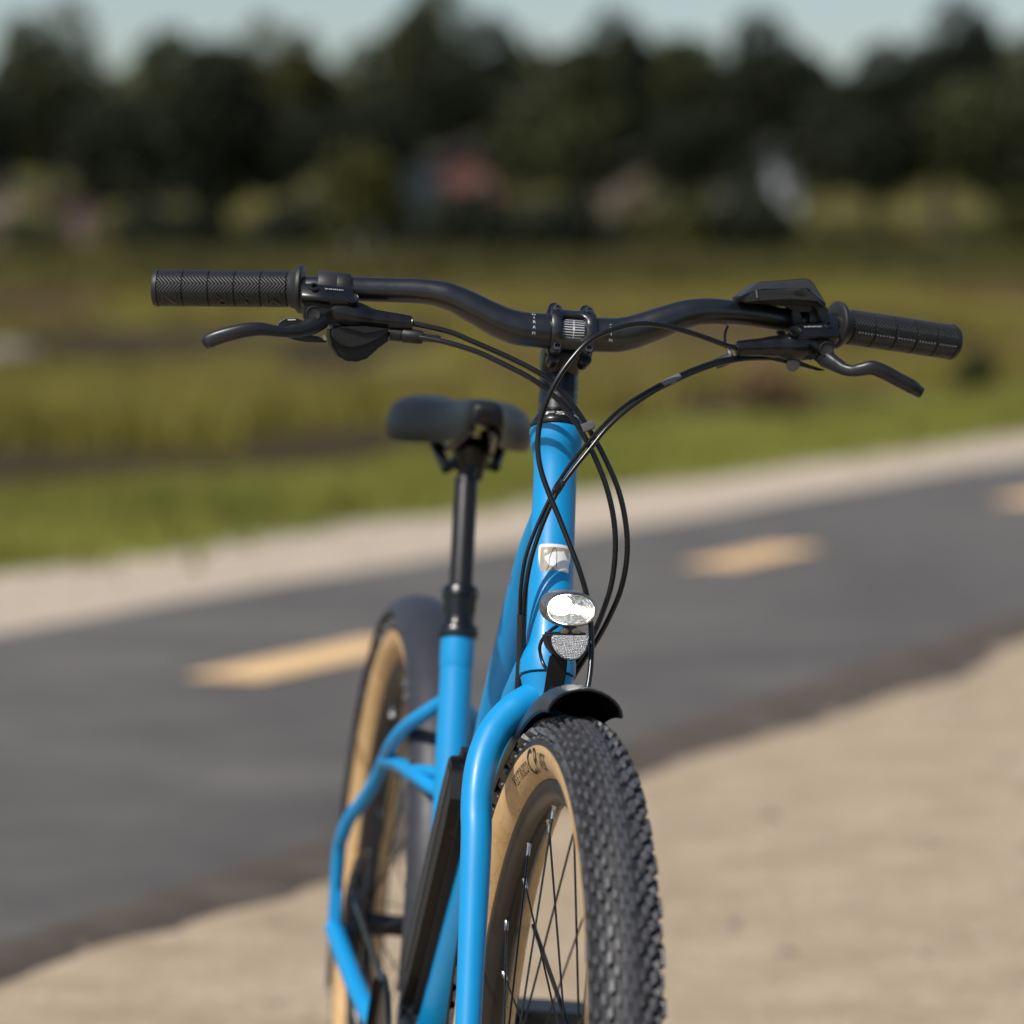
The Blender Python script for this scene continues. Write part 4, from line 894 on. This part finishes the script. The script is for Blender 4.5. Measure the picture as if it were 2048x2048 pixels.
S(MB().prism([(-0.0102,0.1220,0.7677), (0.0055,0.1220,0.7658), (0.0063,0.1240,0.7557), (0.0057,0.1280,0.7371), (0.0034,0.1300,0.7226), (-0.0118,0.1300,0.7238), (-0.0110,0.1280,0.7373), (-0.0111,0.1240,0.7542)], (0, .005, 0), .0014).build('lamp_bracket', M['plastic'], bike, 30))
S(MB().lathe((-0.0031,0.1275,0.7357), (-.1, -1, 0), [(0, .0050), (.002, .0050), (.0035, .0040), (.0036, .0018), (.0020, .0001)], 20, False).build('bracket_bolt', M['dark_steel'], bike, 40))
cable('lamp_wire', [(-0.0038,0.1350,0.7927), (-0.0098,0.1400,0.7864), (-0.0139,0.1460,0.7792), (-0.0154,0.1500,0.7712), (-0.0137,0.1500,0.7631), (-0.0111,0.1460,0.7562), (-0.0078,0.1380,0.7510)], .0016)

# ---- fork
fk = MB()
legL = [(-0.0006,0.1780,0.7278), (-0.0094,0.1760,0.7227), (-0.0184,0.1720,0.7175), (-0.0287,0.1660,0.7114), (-0.0386,0.1600,0.7027), (-0.0478,0.1520,0.6921), (-0.0555,0.1420,0.6771), (-0.0604,0.1320,0.6615), (-0.0630,0.1220,0.6433), (-0.0637,0.1130,0.6252), (-0.0631,0.0960,0.5912)]
rl = [.0165, .0165, .0162, .0158, .0152, .0148, .0145, .0142, .0140, .0138, .0136]
end = (-.0655, .012, .372)
for sx in (-1, 1):
    pts = [(p[0] if sx < 0 else -p[0]*min(1, .80+.02*i), p[1], p[2]+(.006*max(0, 1-i/5) if sx > 0 else 0)) for i, p in enumerate(legL)]+[(sx*.0640, .045, .462), (sx*.0655, .014, .385)]
    P, Rr = spline(pts, 5, rl+[.0115, .0095]); fk.tube(P, Rr, 28)
    fk.prism([(sx*.0615, .02, .385), (sx*.0615, -.014, .375), (sx*.0615, -.012, .345), (sx*.0615, .014, .345), (sx*.0615, .024, .37)], (sx*.007, 0, 0), .001)
cr = axis_pt(.742)
fk.lathe(cr-AX*.046, AX, [(.016, .012), (.018, .0180), (.022, .0192), (.034, .0215), (.0445, .0240), (.0455, .0225)], 40)
fork = S(fk.build('fork', M['paint'], bike, 50))
S(MB().lathe(cr, AX, [(-.0008, .0225), (.0000, .0244), (.0004, .0225)], 40).build('crown_race', M['plastic_gloss'], bike, 40))

# ---- fenders
def fender(ax, r, a0, a1, hw, drop, name, n=60, tip0=0, tip1=0, lip=None):
    """a0..a1 measured from the top of the wheel towards the rear, degrees"""
    rings = []
    for i in range(n+1):
        a = radians(a0+(a1-a0)*i/n); q = i/n
        dr = drop if lip is None else lip+(drop-lip)*min(1, (a1-a0)*q/26)**1.2
        k0 = 1-max(0, 1-q*(a1-a0)/8)**2*tip0; k1 = 1-max(0, 1-(1-q)*(a1-a0)/6)**2*tip1; w_ = k0*k1
        ring = []
        for lay in (0, 1):
            m_ = 15
            for j in range(m_):
                t = -1+2*j/(m_-1); t = -t if lay else t
                th = t*radians(84); x = sin(th)*hw*w_/sin(radians(84)); rr = r-lay*.0018-(1-cos(th))*dr*w_
                ring.append((ax[0]+x*(1-lay*.05), ax[1]+sin(a)*rr, ax[2]+cos(a)*rr))
        rings.append(ring)
    return MB().rings(rings)
ff = S(fender((0, 0, .362), .3905, -2.0, 96, .0330, .046, 'f', lip=.024).build('front_fender', M['fender'], bike, 40))
MB().tube([(-.028, .165, .70), (0, .172, .722), (.028, .165, .70)], .003, 8).build('fender_stay_clip', M['dark_steel'], ff)
for sx in (-1, 1): MB().tube([(sx*.032, .30, .50), (sx*.060, .02, .372)], .0022, 8).build('fender_stay', M['plastic'], ff)
rfn = fender((0, 1.12, .362), .3790, -92, 112, .0345, .026, 'f', 110).build('rear_fender', M['rear_fender'], bike, 40)
for sx in (-1, 1): MB().tube([(sx*.034, 1.40, .55), (sx*.068, 1.13, .37)], .0022, 8).build('fender_stay', M['plastic'], rfn)

# ---- wheels
def torus_band(ax, p0, p1, R_, r_, n=180, m_=18):
    """part of the tyre section between section angles p0..p1 (0 = tread centre)"""
    rings = []
    for i in range(n):
        a = 2*pi*i/n; rings.append([(ax[0]+sin(p)*r_, ax[1]+sin(a)*(R_+cos(p)*r_), ax[2]+cos(a)*(R_+cos(p)*r_)) for p in np.linspace(p0, p1, m_)])
    k_ = len(rings[0]); V = [p for r in rings for p in r]; F = [(i*k_+j, i*k_+j+1, ((i+1) % n)*k_+j+1, ((i+1) % n)*k_+j) for i in range(n) for j in range(k_-1)]
    return V, F
KR = random.Random(11)
def knob(mb, ax, a, p, la, lp, h, R_=R_T, r_=r_T, skew=0, tap=.72):
    def pt(aa, pp, hh): rr = R_+cos(pp)*(r_+hh); return (ax[0]+sin(pp)*(r_+hh), ax[1]+sin(aa)*rr, ax[2]+cos(aa)*rr)
    j = KR.uniform(.82, 1.12); la *= j; lp *= KR.uniform(.85, 1.15); h *= KR.uniform(.8, 1.1); a += KR.uniform(-.0016, .0016)
    c = [(-1, -1), (1, -1), (1, 1), (-1, 1)]; b_ = [pt(a+x*la+y*skew, p+y*lp, -.0008) for x, y in c]; t = [pt(a+x*la*tap+y*skew, p+y*lp*tap, h) for x, y in c]
    mb.add(b_+t, [(4, 5, 6, 7), (0, 1, 5, 4), (1, 2, 6, 5), (2, 3, 7, 6), (3, 0, 4, 7)])
def tread(ax, n=100):
    mb = MB(); r_ = random.Random(3); da = 2*pi/n
    for i in range(n):
        a = i*da; od = i % 2
        for q, p in enumerate((-.135, 0, .135)): knob(mb, ax, a+(da*.5 if q == 1 else 0), p, da*.40, .058, .0011, tap=.9, skew=0)
        for sg in (-1, 1):
            knob(mb, ax, a+da*.25, sg*(.30 if od else .34), da*.24, .055, .0036, skew=sg*.003)
            knob(mb, ax, a+da*.75, sg*(.46 if od else .50), da*.26, .062, .0048, skew=-sg*.003)
            knob(mb, ax, a+da*.30, sg*(.66 if od else .70), da*.28, .068, .0056, skew=sg*.004)
            knob(mb, ax, a+da*.80, sg*.86, da*.26, .066, .0058)
            if od: knob(mb, ax, a+da*.3, sg*1.07, da*.55, .085, .0060)
            else: knob(mb, ax, a+da*.3, sg*1.03, da*.34, .060, .0054)
            knob(mb, ax, a, sg*1.24, da*.16, .045, .0018)
    return mb
def wheel(name, ax, steered, front):
    w = bpy.data.objects.new(name, None); COL.objects.link(w); w.parent = bike
    if steered: w.matrix_local = STEER
    t = MB().add(*torus_band(ax, -1.46, 1.46, R_T, r_T)).build('tyre', M['tyre'], w, 180)
    for sg in (-1, 1): MB().add(*torus_band(ax, sg*1.45, sg*2.62, R_T, r_T-.0004, 180, 12)).build('sidewall', M['tan'], w, 180)
    tag(tread(ax).build('tread_knobs', M['knob'], w, 0), kind='stuff')
    # rim section lathed round the axle
    cs = [(-.0130, .3090), (-.0148, .3075), (-.0142, .3020), (-.0118, .2930), (-.0065, .2880), (0, .2865), (.0065, .2880), (.0118, .2930), (.0142, .3020), (.0148, .3075), (.0130, .3090), (.0115, .3040), (0, .3000), (-.0115, .3040)]
    n = 128; rings = [[(ax[0]+x, ax[1]+sin(2*pi*i/n)*r, ax[2]+cos(2*pi*i/n)*r) for x, r in cs] for i in range(n)]
    MB().rings(rings, closed=True).build('rim', M['rim'], w, 50)
    hub = MB().lathe((ax[0]-.050, ax[1], ax[2]), (1, 0, 0), [(0, .010), (.014, .011), (.016, .028), (.019, .028), (.021, .014), (.050, .012), (.079, .014), (.081, .028), (.084, .028), (.086, .011), (.10, .010)], 28).build('hub', M['dark_steel'], w, 40)
    sp0 = None; nS = 32
    for i in range(nS):
        a = 2*pi*i/nS+.05; sd_ = -1 if i % 2 else 1; cr_ = (1 if (i//2) % 2 else -1)*.62
        p0 = V3((ax[0]+sd_*.032, ax[1]+sin(a+cr_)*.027, ax[2]+cos(a+cr_)*.027)); p1 = V3((ax[0]+sd_*.003, ax[1]+sin(a)*.2885, ax[2]+cos(a)*.2885))
        s_ = MB().tube([p0, p1], .0010, 6).build('spoke', M['black_paint'], w, 60)
        e = unit(p0-p1); MB().lathe(p1-e*.001, e, [(0, .0024), (.003, .0024), (.0035, .0019), (.014, .0018), (.0142, .001)], 8).build('nipple', M['chrome'], s_, 50)
    # brake disc on the picture's right side
    dsc = MB(); N_ = 72
    for r0, r1 in ((.066, .080),):
        rings = [[(ax[0]+.034*(1), ax[1]+sin(2*pi*i/N_)*r0, ax[2]+cos(2*pi*i/N_)*r0), (ax[0]+.034, ax[1]+sin(2*pi*i/N_)*(r1+.002*sin(i*pi/3)), ax[2]+cos(2*pi*i/N_)*(r1+.002*sin(i*pi/3))), (ax[0]+.036, ax[1]+sin(2*pi*i/N_)*(r1+.002*sin(i*pi/3)), ax[2]+cos(2*pi*i/N_)*(r1+.002*sin(i*pi/3))), (ax[0]+.036, ax[1]+sin(2*pi*i/N_)*r0, ax[2]+cos(2*pi*i/N_)*r0)] for i in range(N_)]
        dsc.rings(rings, closed=True)
    for i in range(6):
        a = i*pi/3; dsc.tube([(ax[0]+.035, ax[1]+sin(a)*.02, ax[2]+cos(a)*.02), (ax[0]+.035, ax[1]+sin(a+.35)*.068, ax[2]+cos(a+.35)*.068)], .003, 6)
    dsc.build('brake_disc', M['chrome'], w, 40)
    if front:
        # tyre lettering on the left sidewall
        def on_side(a_c, p_c, R_=R_T, r_=r_T):
            def f(u, v):
                rr = R_+cos(p_c)*r_; a = a_c+u/rr; p = p_c+v/r_; q = R_+cos(-p)*(r_+.0003)
                return (ax[0]-sin(p)*(r_+.0003), ax[1]+sin(a)*q, ax[2]+cos(a)*q)
            return f
        for txt, size, a_c, pc, bold in LETTERS:
            g_ = on_side(a_c, pc); printed(txt, size, lambda u, v: g_(-u*bold, -v*1.0)).build('tyre_lettering', M['black_print'], w, 0)
    return w
LETTERS = [('VEETIRECO', .0150, .375, 2.0, .85), ('CP', .034, .200, 1.98, 1.05), ('VEE', .022, .060, 1.98, 1.0)]
wheel('front_wheel', (0, 0, .362), True, True)
wheel('rear_wheel', (0, 1.12, .362), False, False)

# ---- seatpost
sp = MB(); sp.lathe(seat_pt(.726), sax, [(0, .0126), (.168, .0126), (.170, .0120)], 28)
post = sp.build('seatpost', M['post'], bike, 40)
col = MB(); col.lathe(seat_pt(.7205), sax, [(0, .0185), (.0005, .0208), (.0012, .0212), (.0125, .0210), (.014, .0178), (.018, .0165), (.026, .0168), (.032, .0176), (.040, .0176), (.043, .0180), (.044, .0196), (.0530, .0196), (.056, .0180), (.0565, .0128)], 36)
col.build('dropper_collar', M['black_paint'], post, 35)
MB().lathe(seat_pt(.7205)+sax*.0020, sax, [(0, .0214), (.0005, .0216), (.008, .0216), (.0085, .0213)], 36, False).build('collar_ring', M['dark_steel'], post, 40)
ctop = V3((0.0041,0.8660,0.9095))
cl = MB(); cl.lathe((0.0049,0.8560,0.8860), (0, .15, 1), [(0, .0128), (.012, .0150), (.022, .0190), (.034, .0215), (.040, .0180), (.046, .010)], 24)
cl.prism([(-0.0199,0.8550,0.9078), (0.0258,0.8550,0.9119), (0.0290,0.8550,0.9024), (0.0190,0.8550,0.8955), (-0.0118,0.8550,0.8936), (-0.0220,0.8550,0.8987)], (0, .034, 0), .005)
clamp = cl.build('saddle_clamp', M['black_paint'], post, 40)
for p in ((0.0034,0.8460,0.8968), (-0.0007,0.8440,0.8839)): MB().lathe(p, (0, -1, .2), [(0, .0075), (.004, .0075), (.006, .006), (.006, .003), (.003, .0001)], 18, False).build('clamp_bolt', M['dark_steel'], clamp, 40)

# ---- saddle
secs = [(.730, .012, .9680, .012, .010), (.736, .0185, .9725, .022, .016), (.755, .0225, .9755, .032, .020), (.80, .0245, .9745, .036, .022), (.85, .032, .9715, .037, .023), (.89, .048, .9690, .039, .022), (.925, .069, .9700, .043, .021), (.96, .0785, .9715, .046, .020), (.985, .0805, .9720, .044, .018), (1.005, .073, .9705, .034, .015), (1.016, .056, .9670, .022, .010)]
rings = []
for (y, hw, zt, drp, th) in secs:
    ring = []
    for j in range(26):
        t = -1+2*j/25; x = hw*sin(t*pi/2)*1.0; zz = zt-drp*abs(t)**3.6-(.005*math.exp(-(x/.012)**2) if y > .80 else 0); ring.append((x, y, zz))
    for j in range(14):
        t = 1-2*j/13; x = hw*.93*sin(t*pi/2); zz = zt-drp*abs(t)**2.2*.92-th*(1-.35*abs(t)**3)-.002; ring.append((x, y+.002, zz))
    rings.append(ring)
rings = [[(p[0]*1.03+.004*max(0, (p[1]-.78)/.2), p[1], p[2]) for p in q_] for q_ in rings]
sad = MB().rings(rings).build('saddle', M['saddle'], bike, 80)
mod = sad.modifiers.new('sub', 'SUBSURF'); mod.levels = 1; mod.render_levels = 2
for sx in (-1, 1):
    MB().tube(spline([(sx*.010, .765, .945), (sx*.016, .80, .930), (sx*.021, .84, .919), (sx*.022, .90, .919), (sx*.030, .95, .930), (sx*.040, .985, .945)], 6), .0038, 10).build('rail', M['black_paint'], sad, 60)
for q in ([(-0.0191,0.8700,0.8952), (-0.0243,0.8850,0.9061), (-0.0288,0.9000,0.9172), (-0.0319,0.9200,0.9275)], [(0.0318,0.8700,0.9020), (0.0368,0.8850,0.9115), (0.0408,0.9000,0.9234), (0.0457,0.9200,0.9336)], [(-0.0097,0.8600,0.9108), (-0.0053,0.8700,0.9265), (0.0012,0.8800,0.9357)], [(0.0218,0.8600,0.9135), (0.0202,0.8700,0.9288), (0.0192,0.8800,0.9373)]):
    MB().tube(spline(q, 5), [.0062]*(5*(len(q)-1)+1), 12).build('saddle_strut', M['black_paint'], sad, 60)

# ---- battery on the down tube
pf = [(.372, .600), (.385, .640), (.402, .652), (.425, .645), (.47, .600), (.62, .425), (.64, .395), (.60, .350), (.55, .395), (.40, .560)]
bt = MB().prism([(-.050, y, z) for y, z in pf], (.100, 0, 0), .011, 4).build('battery', M['battery'], bike, 40)
MB().prism([(-.0508, y, z) for y, z in ((.395, .625), (.412, .630), (.60, .412), (.585, .400))], (.0006, 0, 0)).build('battery_side_panel', M['plastic_gloss'], bt, 30)
# ---- motor, cranks, pedals, chain, kickstand
mo = MB().box((0, .655, .275), (.105, .15, .12), .02, None, 3).build('motor', M['battery'], bike, 40)
MB().lathe((.0, .665, .285), (1, 0, 0), [(.045, .096), (.047, .098), (.050, .098), (.052, .09), (.052, .02), (.045, .02)], 60, False).build('chainring', M['dark_steel'], bike, 40).location = (-.11, 0, 0)
for sx, a in ((-1, .5), (1, .5+pi)):
    p0 = V3((sx*.062, .665, .285)); p1 = p0+V3((sx*.012, -sin(a)*.170, -cos(a)*.170*.35))
    ck = MB().tube([p0-V3((sx*.02, 0, 0)), p0, lerp(p0, p1, .5), p1], [.012, .013, .011, .011], 14, up=(1, 0, 0)).build('crank', M['black_alloy'], bike, 50)
    MB().box(p1+V3((sx*.055, 0, 0)), (.095, .085, .022), .006).build('pedal', M['plastic'], ck, 30)
ch = MB()
for dz in (-.094, .094): ch.tube([(-.0625, .665, .285+dz*.95), (-.0525, 1.12, .362+dz*.42)], .0035, 6)
ch.build('chain', M['dark_steel'], bike)
MB().lathe((-.056, 1.12, .362), (1, 0, 0), [(0, .03), (.001, .045), (.004, .045), (.004, .06), (.008, .06), (.008, .075), (.012, .075), (.013, .03)], 40).build('cassette', M['dark_steel'], bike, 30)
ks = MB(); ks.tube(spline([(.03, .74, .27), (.075, .76, .22), (.155, .75, .020)], 6), .0085, 10); ks.box((.157, .75, .020), (.035, .03, .010), .003)
ks.build('kickstand', M['black_paint'], bike, 40)

bpy.context.view_layer.update()
